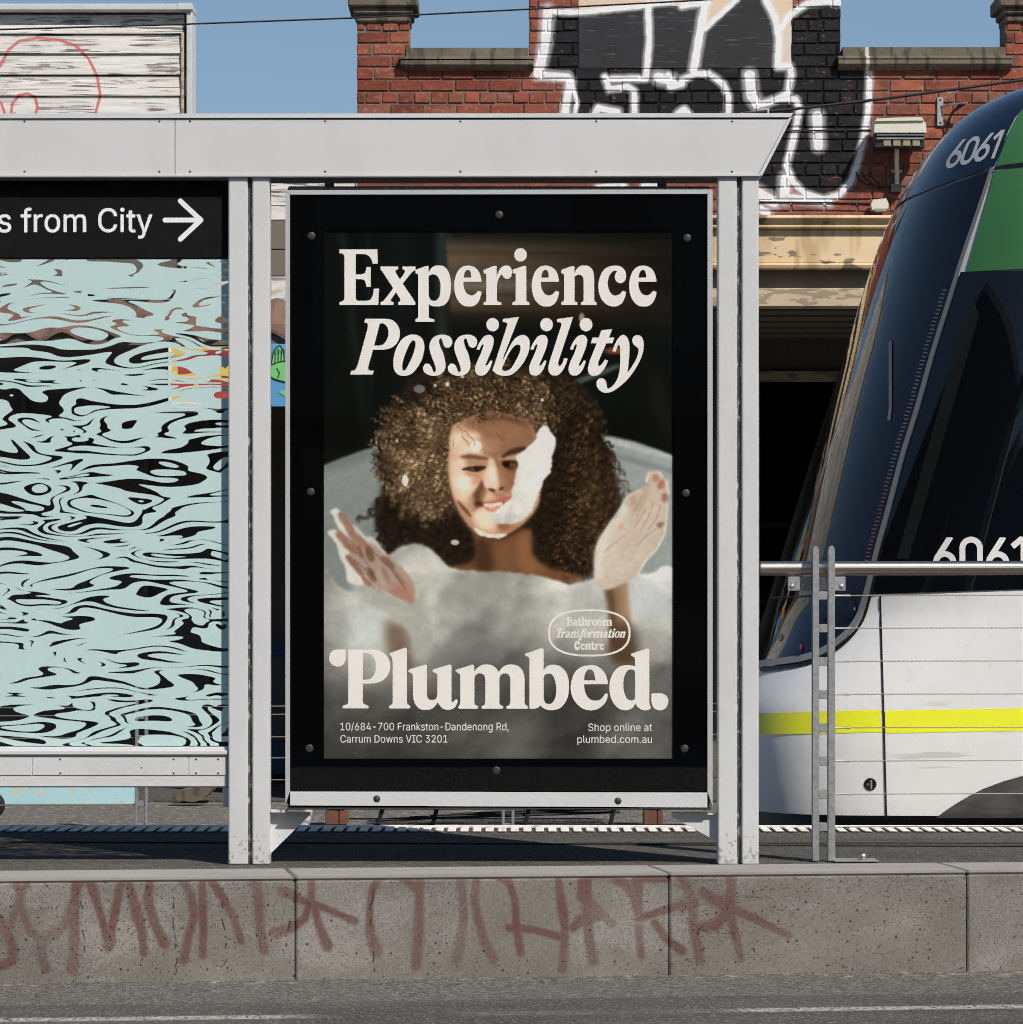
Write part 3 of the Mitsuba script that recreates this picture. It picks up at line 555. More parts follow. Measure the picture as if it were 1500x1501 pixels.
# ---------------------------------------------------------------- weatherboard house at the left
HY = 13.2
def hX(px): return X(px, HY)
def hZ(py): return Z(py, HY)
RED = [s for P in ([(-20, 120), (0, 97), (12, 74), (28, 60), (55, 55), (85, 58), (110, 66), (130, 86), (142, 110), (147, 138), (140, 168)], [(16, 170), (18, 152), (27, 140), (40, 137), (51, 142), (55, 156), (52, 170)], [(-6, 140), (2, 152), (8, 168)]) for s in polyline(P, HY)]
def board_colour(p, n, uv):
    g = fbm(p.x*4, p.z*55, 3.0, octaves=4)
    m = mix((.60, .585, .545), (.78, .765, .73), g)
    r = cell_rand(dr.floor(p.z/.148), 2.0)
    m = mix(m, (.50, .48, .44), smoothstep(.5, .7, fbm(p.x*2.2, p.z*40, 7.0)+.15*(r-.5))*.45)
    flake = smoothstep(.60, .66, .6*fbm(p.x*9, p.z*90, 12.0, octaves=4) + .4*fbm(p.x*3.4, p.z*22, 5.0) + .16*(r-.5))
    m = mix(m, mix((.10, .085, .07), (.30, .27, .23), noise(p.x*20, p.z*120, 3.0)), flake*.75)
    crack = smoothstep(.58, .66, fbm(p.x*4, p.z*150, 4.0))*smoothstep(.42, .55, fbm(p.x*5, p.z*14, 8.0))
    m = mix(m, (.07, .06, .05), crack*.8)
    d = seg_dist(p.x, p.z, RED)
    spray = smoothstep(.014, .006, d + .004*(noise(p.x*200, p.z*200, 1.0)-.5))
    return mix(m, (.56, .09, .125), spray*.85*(1-.7*flake))
scene['old_boards'] = bump(pr(proc(board_colour), .85, specular=.2), lambda p, n, uv: fbm(p.x*4, p.z*70, 3.0)*.006)
scene['capping'] = pr(proc(lambda p, n, uv: mix((.50, .51, .52), (.62, .63, .63), fbm(p.x*8, p.y*8, p.z*8))), .5)
wh = thing('weatherboard_house', 'old white weatherboard shop with flaking planks, red scrawl and a grey metal edge', 'building')
HX0, HX1 = -9.0, hX(274)
edges = [20, 49.5, 78.5, 109.5, 140.5, 171, 202, 233, 264, 295, 326, 357]
put(wh+'__backing', bx(HX0, HX1-.004, HY+.03, HY+.25, hZ(430), hZ(22)), 'shop_dark')
for i, (a, b) in enumerate(zip(edges[:-1], edges[1:])):
    z1, z0 = hZ(a+(1.0, .9, .5, 1.3, .4, .6)[i % 6]), hZ(b-.5)
    tilt = .013
    x1 = HX1-rng.uniform(0, .02)-(.005 if i else 0)
    m = rail([(HY+.03, z0), (HY-tilt, z0), (HY+.008, z1), (HY+.03, z1)], HX0, x1)
    put(wh+'__wall__plank', m, 'old_boards')
put(wh+'__top_capping', bx(HX0, hX(283), HY-.10, HY+.26, hZ(18), hZ(8.5), .006), 'capping')
put(wh+'__side_capping', bx(hX(274.5), hX(283), HY-.07, HY+.26, hZ(430), hZ(8.7), .006), 'capping')
put(wh+'__capping_corner', bx(hX(262), hX(284), HY-.106, HY+.2, hZ(17.5), hZ(8), .004), 'capping')
put(wh+'__edge_batten', bx(hX(266), hX(271), HY-.03, HY+.0, hZ(430), hZ(48), .003), 'beam_tan')
# lower front, between the two roofs: planks with cables, gutter pipe, tiled verandah, painted signs, dark shopfront
LX1 = bX(521)
LY = 13.9
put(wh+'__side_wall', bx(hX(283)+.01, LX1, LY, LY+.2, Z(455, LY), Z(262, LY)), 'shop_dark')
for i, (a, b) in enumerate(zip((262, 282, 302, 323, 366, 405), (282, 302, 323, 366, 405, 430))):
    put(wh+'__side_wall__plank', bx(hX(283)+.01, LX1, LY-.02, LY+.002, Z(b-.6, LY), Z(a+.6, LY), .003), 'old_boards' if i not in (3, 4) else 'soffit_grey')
put(wh+'__gutter_pipe', tube([(-8, 13.4, Z(446, 13.4)), (X(300, 13.4), 13.4, Z(450, 13.4)), (X(400, 13.4), 13.4, Z(444, 13.4)), (X(425, 13.4), 13.4, Z(433, 13.4)), (X(520, 13.4), 13.4, Z(430, 13.4))], .05, 12), 'capping')
put(wh+'__beam', bx(-8, LX1, 13.45, 13.6, Z(436, 13.5), Z(426, 13.5)), 'beam_tan')
scene['terracotta'] = pr(proc(lambda p, n, uv: mix(mix((.13, .075, .055), (.21, .125, .095), cell_rand(dr.floor(p.x/.27), dr.floor(p.z/.09))), (.09, .07, .055), smoothstep(.5, .7, fbm(p.x*14, p.z*20, 2.0))*.7)), .8)
VY = 10.9
pts = np.linspace(0, 1, 9)
def tile(x0, z0, y0):
    prof = [(x0 + t*.262, .035*math.sin(t*math.pi*2)*.8) for t in pts]
    v = []
    for dy, dz in ((0, 0), (.42, .14)):
        for a, b in prof: v.append((a, y0+dy, z0+dz+b))
        for a, b in prof: v.append((a, y0+dy, z0+dz+b-.022))
    f = []
    n = 9
    for i in range(n-1):
        f += [(i, i+1, 2*n+i+1, 2*n+i), (n+i+1, n+i, 3*n+i, 3*n+i+1), (i+1, i, n+i, n+i+1), (2*n+i, 2*n+i+1, 3*n+i+1, 3*n+i)]
    f += [(0, 2*n, 3*n, n), (n-1, 2*n-1, 4*n-1, 3*n-1)]
    f = np.array(f); m = trimesh.Trimesh(v, np.vstack([f[:, [0, 1, 2]], f[:, [0, 2, 3]]]), process=False); m.fix_normals(); return m
for r in range(2):
    for c in range(23):
        put(wh+'__verandah_roof__tile', tile(X(410, VY)-.13+.262*(c-18), Z(488-r*28, VY), VY+r*.36), 'terracotta')
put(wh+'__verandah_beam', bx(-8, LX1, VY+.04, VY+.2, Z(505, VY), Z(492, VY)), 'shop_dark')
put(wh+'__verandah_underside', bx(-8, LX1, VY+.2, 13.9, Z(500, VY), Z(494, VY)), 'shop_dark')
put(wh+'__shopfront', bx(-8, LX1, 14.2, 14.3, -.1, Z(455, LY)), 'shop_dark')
for a in (30, 120, 210, 300): put(wh+'__shopfront__mullion', bx(X(a, 14.1), X(a+7, 14.1), 14.12, 14.2, .3, 3.0), 'soffit_grey')
put(wh+'__side_shutter', bx(LX1, LX1+.05, VY+.2, 14.3, -.1, Z(494, VY)), 'shop_dark')
scene['blue_paint'] = pr((.02, .07, .16), .6)
scene['grey_stall'] = pr((.10, .10, .105), .7)
put(wh+'__stall_riser', bx(X(325, LY), LX1, LY+.04, LY+.1, Z(1087, LY), Z(962, LY)), 'grey_stall')
put(wh+'__stall_band', bx(X(325, LY), LX1, LY+.02, LY+.1, Z(961, LY), Z(942, LY)), 'blue_paint')
put(wh+'__stall_base', bx(X(325, LY), LX1, LY+.02, LY+.1, Z(1135, LY), Z(1088, LY)), 'blue_paint')
# painted boards hung under the verandah
SY = VY-.02
scene['sign_blue'] = pr(proc(lambda p, n, uv: mix((.06, .24, .50), (.10, .33, .60), fbm(p.x*6, p.z*2, 1.0))), .5)
scene['sign_green'] = pr((.16, .52, .17), .5)
scene['sign_yellow'] = pr((.72, .50, .12), .55)
scene['sign_red'] = pr((.42, .05, .05), .55)
s1_ = thing('fish_sign', 'blue painted board with a green fish, seen in the gap left of the poster case', 'sign')
put(s1_+'__board', bx(X(352, SY), X(450, SY), SY, SY+.03, Z(596, SY), Z(504, SY), .003), 'sign_blue')
fish = path("388,548! 396,538 404,533 418,531 430,536 446,548! 436,556 420,560 404,556 396,552", 0, 0, 1.0)
fin = path("398,535! 400,520 404,510 410,506 416,514 417,530!", 0, 0, 1.0)
put(s1_+'__fish', sheet(pxgeo(fish.union(fin), SY), SY-.003, .002), 'sign_green')
lines = [[(398, 535), (408, 531), (418, 529)], [(403, 533), (404, 518)], [(408, 531), (408, 512)], [(412, 530), (413, 514)], [(398, 536), (400, 522), (404, 511), (410, 506), (416, 514), (417, 530)], [(396, 552), (404, 556), (418, 560)], [(406, 540), (410, 547), (407, 554)]]
put(s1_+'__outline', sheet(pxgeo(union_all([sg.LineString(l).buffer(.8) for l in lines]), SY), SY-.0062, .002), 'cable_black')
put(s1_+'__bubble', sheet(pxgeo(path("408,575! 418,572 424,575 418,581!", 0, 0, 1.0), SY), SY-.003, .002), 'sign_green')
s2_ = thing('patterned_sign', 'red and yellow painted board behind the patterned shelter glass', 'sign')
put(s2_+'__board', bx(X(247, SY), X(344, SY), SY, SY+.03, Z(598, SY), Z(508, SY), .003), 'sign_yellow')
for P in ("260,528! 290,516 320,512 344,516! 344,534 320,530 296,540 280,546 262,548!", "292,562 312,556 344,562! 344,588 320,584 300,578", "250,560! 270,556 284,566 262,574 250,570!"):
    put(s2_+'__red_shape', sheet(pxgeo(path(P, 0, 0, 1.0), SY), SY-.003, .002), 'sign_red')
put(s2_+'__border', cat(bx(X(247, SY), X(251, SY), SY-.004, SY, Z(598, SY), Z(508, SY)), bx(X(251, SY), X(344, SY), SY-.004, SY, Z(598, SY), Z(590, SY))), 'sign_white')
# pale blue low wall and things on the far footpath
scene['pale_blue'] = pr(proc(lambda p, n, uv: mix(mix((.34, .58, .64), (.42, .66, .70), fbm(p.x*3, p.z*3, 1.0)), (.55, .53, .46), smoothstep(.66, .70, fbm(p.x*16, p.z*40, 3.0)))), .7)
WY = 11.2
put('low_wall', bx(-9, X(195, WY), WY, WY+.2, -.02, Z(1128, WY), .006), 'pale_blue', 'low pale blue painted wall beyond the tracks, under the patterned glass', 'wall')
cb = thing('concrete_ramp', 'small brown concrete ramp block beside the low pale blue wall', 'ramp')
put(cb+'__block', prism(pxpoly([(250, 1171), (262, 1160), (300, 1150), (314, 1150), (308, 1162), (296, 1172), (284, 1176)], 10.9), 10.9, 11.3), 'stone')
fb_ = thing('footpath', 'grey asphalt footpath along the far shops', 'footpath')
labels[fb_]['kind'] = 'structure'
put(fb_+'__slab', bx(-40, 40, 11.4, 19, -.05, .012), 'platform_asphalt')
WHY = 9.3
cw = thing('cart_wheel', 'small black wheel standing on the asphalt at the far left edge, below the shelter rail', 'wheel')
wx, wr = X(-13, WHY), .082
put(cw+'__tyre', (lambda m: (m.apply_transform(trimesh.transformations.rotation_matrix(math.pi/2, [1, 0, 0])), m.apply_translation([wx, WHY, wr+.002]), m)[2])(trimesh.creation.torus(wr-.02, .02, 32, 12)), 'iron_black')
put(cw+'__hub', (lambda m: (m.apply_transform(trimesh.transformations.rotation_matrix(math.pi/2, [1, 0, 0])), m.apply_translation([wx, WHY, wr+.002]), m)[2])(trimesh.creation.cylinder(wr-.03, .025, sections=24)), 'galvanised')
# far fence of paired steel bars with thin wires, on the other side of the tracks
FY = 7.9
ff = thing('far_wire_fence', 'low wire fence with paired steel posts beyond the tram tracks', 'fence')
for c in (207, 745, 1284):
    for d in (-7, 7):
        put(ff+'__post', bx(X(c+d-2.2, FY), X(c+d+2.2, FY), FY, FY+.06, 0, Z(985, FY), .003), 'galvanised')
    for z in (1050, 1082, 1114, 1147, 1178, 1211):
        put(ff+'__spacer', bx(X(c-4.7, FY), X(c+4.7, FY), FY+.01, FY+.05, Z(z+4.2, FY), Z(z-4.2, FY), .002), 'galvanised')
for i, z in enumerate((1036, 1048, 1081, 1112, 1144, 1179, 1213)):
    put(ff+'__wire', tube([(-5, FY+.03, Z(z+5, FY)), (0, FY+.03, Z(z-2.5, FY)), (5, FY+.03, Z(z-10, FY))], .0032, 6), 'wire')
# slatted bench, brick piers and a white standpipe seen under the poster case
scene['old_brick'] = pr(proc(lambda p, n, uv: mix((.115, .060, .045), (.20, .095, .068), fbm(p.x*20, p.y*20, p.z*30))), .9, specular=.15)
NY = 8.7
bn = thing('slatted_bench', 'black slatted metal bench on the far footpath, seen under the poster case', 'bench')
for i in range(5): put(bn+'__slat', bx(X(556, NY), X(905, NY), NY-.06+.09*i, NY-.01+.09*i, Z(1180-i*1.0, NY), Z(1176-i*1.0, NY)), 'iron_black')
for i in range(5): put(bn+'__rail', tube([(X(540+i*30, NY), NY+.02+.05*i, Z(1203-i*1.5, NY)), (X(910, NY), NY+.12+.05*i, Z(1192-i*1.5, NY))], .008, 6), 'iron_black')
put(bn+'__back_panel', bx(X(516, NY), X(905, NY), NY+.5, NY+.53, .08, Z(1150, NY)), 'iron_black')
for a in (560, 640, 775, 900):
    put(bn+'__leg', tube([(X(a-6, NY), NY-.05, .0), (X(a+2, NY), NY+.05, Z(1181, NY))], .014, 6), 'iron_black')
for a, b, t in ((477, 509, 1194), (944, 972, 1188)):
    m = cat(*[bx(X(a+o, 8.5), X(min(a+o+19, b), 8.5), 8.5, 8.7, .01+.09*r, .01+.09*r+.082, .005) for r in range(3) for o in range(-10 if r % 2 else 0, b-a, 20) if a+o >= a and a+o < b-2])
    put('brick_pier', m, 'old_brick', 'left stub of red brick on the far side of the tracks, under the poster case' if a < 700 else 'right stub of red brick on the far side of the tracks, under the poster case', 'pier')
sp = put('standpipe', tube([(X(446, 8.6), 8.6, 0.0), (X(450, 8.6), 8.6, .05), (X(456, 8.6), 8.6, .22)], .028, 12), 'white_metal', 'short white pipe leaning by the left brick stub under the poster case', 'pipe')

# ---------------------------------------------------------------- overhead wires
put('overhead_wire', tube([(X(a, 9.0), 9.0, Z(b, 9.0)) for a, b in ((-300, 60), (0, 43), (250, 36), (520, 26), (760, 14), (1010, 1), (1300, -18))], .0055, 6), 'cable_black', 'thin black overhead wire crossing in front of the white planks', 'cable')
put('feeder_cable', tube([(X(a, 6.5), 6.5, Z(b, 6.5)) for a, b in ((1085, 167), (1160, 160), (1300, 144), (1500, 117), (1800, 74))], .0075, 8), 'cable_black', 'thicker black cable rising behind the shelter roof towards the tram', 'cable')
# shops across the road behind the viewer, mirrored in the glass and the tram
scene['opposite_wall'] = pr(proc(lambda p, n, uv: mix((.05, .042, .036), (.10, .085, .07), fbm(p.x*2, p.z*2, 1.0))), .85)
scene['opposite_window'] = pr((.01, .011, .012), .1)
for i, (a, b, h) in enumerate(((-90, -9.5, 8.5), (-9.4, 7.6, 7.6), (7.7, 90, 8.8))):
    ob = thing('opposite_shop', ('tall left', 'lower middle', 'tall right')[i]+' shop row across the road behind the viewer', 'building')
    put(ob+'__wall', bx(a, b, -32, -25, -.1, h), 'opposite_wall')
    for k in range(int((b-a)/3.4)):
        put(ob+'__window', bx(a+.6+k*3.4, a+3.2+k*3.4, -25, -24.97, 3.9, 5.6), 'opposite_window')
        put(ob+'__shop_window', bx(a+.5+k*3.4, a+3.4+k*3.4, -25, -24.97, .5, 2.9), 'opposite_window')
    put(ob+'__awning', bx(a, b, -25, -22.4, 3.1, 3.35), 'opposite_wall')
# ---------------------------------------------------------------- the printed picture of the poster, as ink per print point
PX0, PX1, PY0, PY1, PSTEP = 475.0, 987.0, 338.0, 1112.0, 1.15
def print_inks():
    from scipy.ndimage import gaussian_filter
    rng = np.random.default_rng(7)
    nx, ny = int((PX1-PX0)/PSTEP)+1, int((PY1-PY0)/PSTEP)+1
    gx, gy = np.linspace(PX0, PX1, nx), np.linspace(PY0, PY1, ny)
    X, Y = np.meshgrid(gx, gy)
    C = np.zeros((ny, nx, 3)) + [15, 17, 14]
    def nz(sx, sy, seed=0, o=4): return meshkit.fbm(np.stack([X/sx, Y/sy, X*0], -1), o, seed)
    def spl(p):
        P, out = np.array(p, float), []
        n = len(P)
        for i in range(n):
            p0, p1, p2, p3 = P[i-1], P[i], P[(i+1) % n], P[(i+2) % n]
            for t in np.linspace(0, 1, 6)[:-1]:
                out.append(.5*(2*p1 + (p2-p0)*t + (2*p0-5*p1+4*p2-p3)*t*t + (3*p1-p0-3*p2+p3)*t**3))
        return sg.Polygon(out).buffer(0)
    def mask(p, blur=1.5, wob=0, ws=8, seed=0, sharp=False):
        g = sg.Polygon(p) if sharp else spl(p)
        a = X, Y
        if wob:
            a = X + wob*(nz(ws, ws, seed)-.5)*2, Y + wob*(nz(ws, ws, seed+9)-.5)*2
        m = shapely.contains_xy(g, a[0].ravel(), a[1].ravel()).reshape(X.shape).astype(float)
        return gaussian_filter(m, blur/PSTEP) if blur else m
    def lay(m, col, alpha=1.0):
        nonlocal C
        m = (m*alpha)[..., None]
        C = C*(1-m) + np.asarray(col, float)*m
    def blob(p, col, alpha=1.0, blur=1.5, **k): lay(mask(p, blur, **k), col, alpha)
    def ell(cx, cy, rx, ry, col, alpha=1.0, blur=1.5, ang=0.0):
        c, s = math.cos(ang), math.sin(ang)
        u, v = (X-cx)*c + (Y-cy)*s, -(X-cx)*s + (Y-cy)*c
        d = np.sqrt((u/rx)**2 + (v/ry)**2)
        b = max(blur, .6)/min(rx, ry)
        lay(np.clip((1+b/2-d)/b, 0, 1), col, alpha)
    def strand(pts, col, w, alpha):
        """one hair of the print"""
        P = np.array(pts)
        x0, x1 = P[:, 0].min()-w*2-1, P[:, 0].max()+w*2+1
        y0, y1 = P[:, 1].min()-w*2-1, P[:, 1].max()+w*2+1
        i0, i1 = max(int((x0-PX0)/PSTEP), 0), min(int((x1-PX0)/PSTEP)+2, nx)
        j0, j1 = max(int((y0-PY0)/PSTEP), 0), min(int((y1-PY0)/PSTEP)+2, ny)
        if i0 >= i1 or j0 >= j1: return
        sx, sy = X[j0:j1, i0:i1], Y[j0:j1, i0:i1]
        d = np.full(sx.shape, 1e9)
        for a, b in zip(P[:-1], P[1:]):
            ab = b-a
            t = np.clip(((sx-a[0])*ab[0] + (sy-a[1])*ab[1])/(ab@ab+1e-9), 0, 1)
            d = np.minimum(d, (sx-a[0]-t*ab[0])**2 + (sy-a[1]-t*ab[1])**2)
        m = (np.exp(-d/(w*w))*alpha)[..., None]
        C[j0:j1, i0:i1] = C[j0:j1, i0:i1]*(1-m) + np.asarray(col)*m
    def curl(P, cols, w, alpha):
        """one curl of the print, its tone changing along the twist"""
        P = np.asarray(P); x0, y0 = P.min(0)-w*2-1; x1, y1 = P.max(0)+w*2+1
        i0, i1 = max(int((x0-PX0)/PSTEP), 0), min(int((x1-PX0)/PSTEP)+2, nx)
        j0, j1 = max(int((y0-PY0)/PSTEP), 0), min(int((y1-PY0)/PSTEP)+2, ny)
        if i0 >= i1 or j0 >= j1: return
        sx, sy = X[j0:j1, i0:i1], Y[j0:j1, i0:i1]
        d = (sx[..., None]-P[:, 0])**2 + (sy[..., None]-P[:, 1])**2
        k = d.argmin(-1)
        m = (np.exp(-d.min(-1)/(w*w))*alpha)[..., None]
        C[j0:j1, i0:i1] = C[j0:j1, i0:i1]*(1-m) + np.asarray(cols)[k]*m
    def ringlet(x, y, ang, length, amp, wave, dark, light, n_, al=.8, w=.8):
        """a lock: several hairs twisting together"""
        ph, bend = rng.uniform(0, 6.28), rng.normal(0, .5)
        for q in range(n_):
            m_ = max(8, int(length/1.1)); t = np.linspace(0, 1, m_)
            a_ = ang + bend*t
            cx = x + np.cumsum(np.cos(a_))*length/m_ + rng.normal(0, 1.3); cy = y + np.cumsum(np.sin(a_))*length/m_ + rng.normal(0, 1.3)
            s_ = t*length/wave*6.28 + ph + rng.normal(0, .5)
            am = amp*rng.uniform(.6, 1.2)
            px_, py_ = cx - np.sin(a_)*am*np.sin(s_), cy + np.cos(a_)*am*np.sin(s_)*.9 + .35*am*np.cos(s_)
            f_ = np.clip(.5+.5*np.cos(s_ + .6), 0, 1)**1.6*rng.uniform(.35, 1.1)
            curl(np.c_[px_, py_], np.asarray(dark) + f_[:, None]*(np.asarray(light)-np.asarray(dark)), w*rng.uniform(.7, 1.25), al*rng.uniform(.6, 1))
    # dark room behind the bath
    n1 = nz(130, 260, 1)
    C += ((n1-.5)*10)[..., None]
    for cx, w, tilt, col, al in ((508, 7, .12, (34, 42, 37), .5), (541, 5, .02, (30, 36, 32), .4), (648, 10, .0, (46, 56, 54), .75), (585, 18, .0, (20, 25, 22), .5)):
        lay(np.exp(-((X-cx-(Y-400)*tilt)/w)**2)*np.clip((720-Y)/250, 0, 1), col, al)
    m = gaussian_filter(((X > 653+(Y-345)*.06) & (Y > 353) & (Y < 458+(X-650)*.02)).astype(float), (9/PSTEP, 2/PSTEP))
    st = nz(160, 7, 3)
    brown = np.array([92, 78, 60.])*(.75+.55*st)[..., None]*np.clip(1.05-(X-650)/420, .3, 1)[..., None]
    C = C*(1-m[..., None]*.92) + brown*m[..., None]*.92
    lay(np.exp(-((Y-416-(X-650)*.01)/9)**2)*np.clip((X-640)/20, 0, 1)*np.clip((830-X)/120, 0, 1), (110, 108, 100), .65)
    lay(np.exp(-((Y-434-(X-650)*-.02)/3.5)**2)*np.clip((X-640)/20, 0, 1)*np.clip((990-X)/250, 0, 1), (58, 40, 30), .6)
    lay(gaussian_filter(((X > 640) & (Y > 455) & (Y < 475)).astype(float), 7), (30, 26, 14), .7)
    blob([(826, 566), (860, 550), (905, 534), (905, 540), (862, 558), (830, 572)], (90, 105, 98), .8, 2)
    ell(902, 514, 16, 5, (140, 78, 48), .8, 4)
    ell(853, 466, 4, 7, (190, 190, 180), .7, 3)
    blob([(960, 540), (975, 590), (985, 640), (978, 640), (955, 580)], (40, 32, 22), .5, 6)
    # the bath's rim and wall
    tub = mask([(470, 684), (500, 672), (530, 661), (560, 652), (620, 640), (740, 634), (850, 632), (890, 638), (930, 647), (965, 659), (992, 670), (1000, 760), (1000, 1120), (470, 1120)], 1.6, sharp=True)
    sh = 134 + 10*nz(60, 60, 5) - np.clip((Y-660)/300, 0, 1)*12 + np.clip((X-830)/150, 0, 1)*26
    lay(tub, np.stack([sh*.98, sh*1.03, sh*1.01], -1))
    lay(tub*np.clip(1-(Y-(690-.32*(X-470)))/14, 0, 1)*(X < 600), (96, 104, 102), .45)
    lay(tub*np.clip(1-np.abs(Y-(642+(X-880)*.27))/7, 0, 1)*(X > 860), (190, 196, 196), .8)
    lay(tub*np.exp(-((Y-(662+(X-880)*.27))/5)**2)*(X > 860), (108, 116, 120), .5)
    # hair: dark mass, golden sunlit side, then curl after curl
    hairmask = mask([(557, 640), (566, 612), (585, 585), (600, 562), (625, 545), (660, 536), (720, 532), (780, 535), (830, 548), (862, 572), (880, 605), (886, 640), (900, 680), (908, 730), (900, 775), (884, 800), (872, 835), (850, 852), (818, 848), (780, 842), (700, 834), (660, 830), (630, 806), (600, 800), (570, 806), (556, 785), (552, 750), (562, 715), (556, 675)], 3.5, wob=11, ws=13)
    dk = 22 + 14*nz(14, 16, 21)
    lay(hairmask, np.stack([dk*1.35, dk*1.05, dk*.72], -1))
    gold = np.clip(mask([(566, 640), (590, 600), (620, 572), (660, 556), (720, 552), (775, 552), (800, 570), (806, 600), (796, 625), (770, 615), (720, 600), (680, 605), (655, 640), (652, 700), (664, 735), (640, 748), (610, 742), (580, 725), (566, 690)], 10, wob=6, ws=14), 0, 1)
    gl = gold*(.35+.9*nz(16, 18, 22))
    lay(np.clip(gold*(.55+.7*nz(16, 18, 22)), 0, 1), (124, 98, 66), .85)
    shade = np.clip(.5+(nz(17, 15, 23, 2)-.5)*1.5+(nz(40, 40, 24, 1)-.5)*.5, 0, 1)
    for k in range(1700):
        x, y = (rng.uniform(545, 915), rng.uniform(535, 840)) if k % 3 else (rng.uniform(555, 810), rng.uniform(540, 750))
        i, j = int((x-PX0)/PSTEP), int((y-PY0)/PSTEP)
        hm, g = hairmask[j, i], gold[j, i]
        if hm < .45: continue
        away = math.atan2(y-660, x-725)
        v = np.clip(2.4*shade[j, i]-.55, .08, 1.25)
        if g > .22:
            ringlet(x, y, away+rng.normal(0, .8) if rng.random() < .35 else 1.3+rng.normal(0, .6), rng.uniform(12, 28), rng.uniform(2.0, 3.8), rng.uniform(7, 12), np.array([44, 32, 19])+24*min(v, 1), np.array([92, 71, 46])+np.clip(v*1.2, .1, 1.2)*np.array([150, 134, 108])*min(1, g+.3), rng.integers(2, 5), .8, 1.0)
        else:
            warm = np.clip(1-abs(x-866)/62, .12, 1)
            ringlet(x, y, 1.5+rng.normal(0, .35)+(.25 if x > 800 else -.15), rng.uniform(26, 64), rng.uniform(2.6, 5.2), rng.uniform(12, 20), (22, 16, 11), np.array([44, 33, 22])+v*np.array([138, 104, 70])*warm, rng.integers(2, 5), .8, 1.0)
    for k in range(46):   # long waves at the right
        x, y = rng.uniform(850, 900), rng.uniform(640, 760)
        ringlet(x, y, 1.55+rng.normal(0, .2), rng.uniform(45, 95), rng.uniform(3.5, 6), rng.uniform(18, 30), (30, 21, 14), np.array([120, 88, 56])*rng.uniform(.55, 1.3), 2, .75, .9)
    for k in range(430):   # frizz round the outline
        a = rng.uniform(2.55, 6.9)
        x, y = 733 + 164*math.cos(a)*rng.uniform(.9, 1.01), 688 + 140*math.sin(a)*rng.uniform(.9, 1.01)
        if y > 800: continue
        lit_ = .45 + .55*(a > 2.6)*(a < 4.6)
        ringlet(x, y, a+rng.normal(0, .9), rng.uniform(8, 20), rng.uniform(1.5, 3.5), rng.uniform(6, 11), (40, 32, 22), np.array([118, 96, 66])*lit_, 1, rng.uniform(.15, .55), .55)
    # neck and shoulders
    blob([(694, 775), (730, 790), (776, 775), (780, 810), (800, 830), (846, 842), (850, 856), (780, 850), (700, 840), (640, 836), (690, 824), (698, 805)], (112, 76, 50), 1, 3)
    blob([(700, 790), (716, 795), (722, 836), (700, 836)], (62, 40, 26), .8, 5)
    blob([(757, 790), (776, 780), (780, 815), (800, 836), (765, 838)], (150, 104, 70), .75, 5)
    blob([(730, 800), (752, 800), (752, 836), (734, 836)], (134, 92, 62), .6, 5)
    # foam on the water: heaps of soft bubbles
    from scipy.interpolate import RBFInterpolator
    ctl = np.array([(480, 830, 128), (500, 900, 150), (540, 930, 182), (480, 950, 118), (500, 1000, 92), (480, 1060, 68), (560, 1040, 74), (600, 830, 166), (640, 860, 150), (640, 930, 150), (620, 980, 110), (700, 850, 140), (760, 870, 128), (700, 900, 118), (700, 950, 94),
                    (740, 920, 120), (700, 1000, 70), (690, 1060, 72), (760, 1080, 88), (820, 880, 168), (850, 900, 174), (800, 930, 140), (800, 960, 108), (780, 1010, 70), (860, 1010, 56), (860, 1060, 60), (920, 1080, 96), (940, 880, 182), (970, 880, 176), (960, 940, 140),
                    (970, 1000, 94), (980, 1060, 78), (900, 860, 185), (560, 1095, 58), (640, 1100, 66), (840, 1105, 52), (560, 850, 140)], float)
    tone = RBFInterpolator(ctl[:, :2], ctl[:, 2], kernel='thin_plate_spline', smoothing=2)(np.c_[X.ravel()[::1], Y.ravel()[::1]].clip([470, 790], [990, 1115])).reshape(X.shape)
    hgt = np.zeros_like(X)
    for _ in range(150):
        cx, cy, r_ = rng.uniform(465, 995), rng.uniform(800, 1112), rng.uniform(12, 46)
        hgt = np.maximum(hgt, np.sqrt(np.clip(r_*r_-(X-cx)**2-((Y-cy)*1.25)**2, 0, None))*.55 + rng.uniform(0, 8))
    hgt = gaussian_filter(hgt, 5.5/PSTEP)
    gy_, gx_ = np.gradient(hgt, PSTEP)
    lit = np.clip(-gx_*.55-gy_*.8, -1, 1)
    f3 = nz(4, 4, 13, 2)
    tone = tone*(1.16-.12*np.clip((Y-950)/100, 0, 1))*(1 + .2*lit) + (nz(34, 22, 12)-.5)*16 + (f3-.5)*6
    heap = mask([(470, 850), (500, 862), (520, 866), (545, 835), (565, 817), (580, 806), (596, 800), (612, 797), (626, 802), (640, 812), (652, 826), (664, 833), (700, 836), (760, 840), (800, 846), (835, 856), (866, 850), (890, 842), (920, 840), (950, 842), (992, 850), (992, 1120), (470, 1120)], 1.6, wob=2.5, ws=9)
    rim = np.clip(heap-gaussian_filter(heap, 4/PSTEP), 0, 1)*2.2
    lay(heap, np.stack([tone*1.03, tone*1.035, tone*.99], -1))
    lay(np.clip(rim, 0, 1)*(X < 700), (190, 194, 186), .5)
    for _ in range(150):
        ell(rng.uniform(476, 986), rng.uniform(850, 1105), rng.uniform(.6, 1.6), rng.uniform(.6, 1.4), (215, 220, 214), rng.uniform(.05, .28), 1.0)
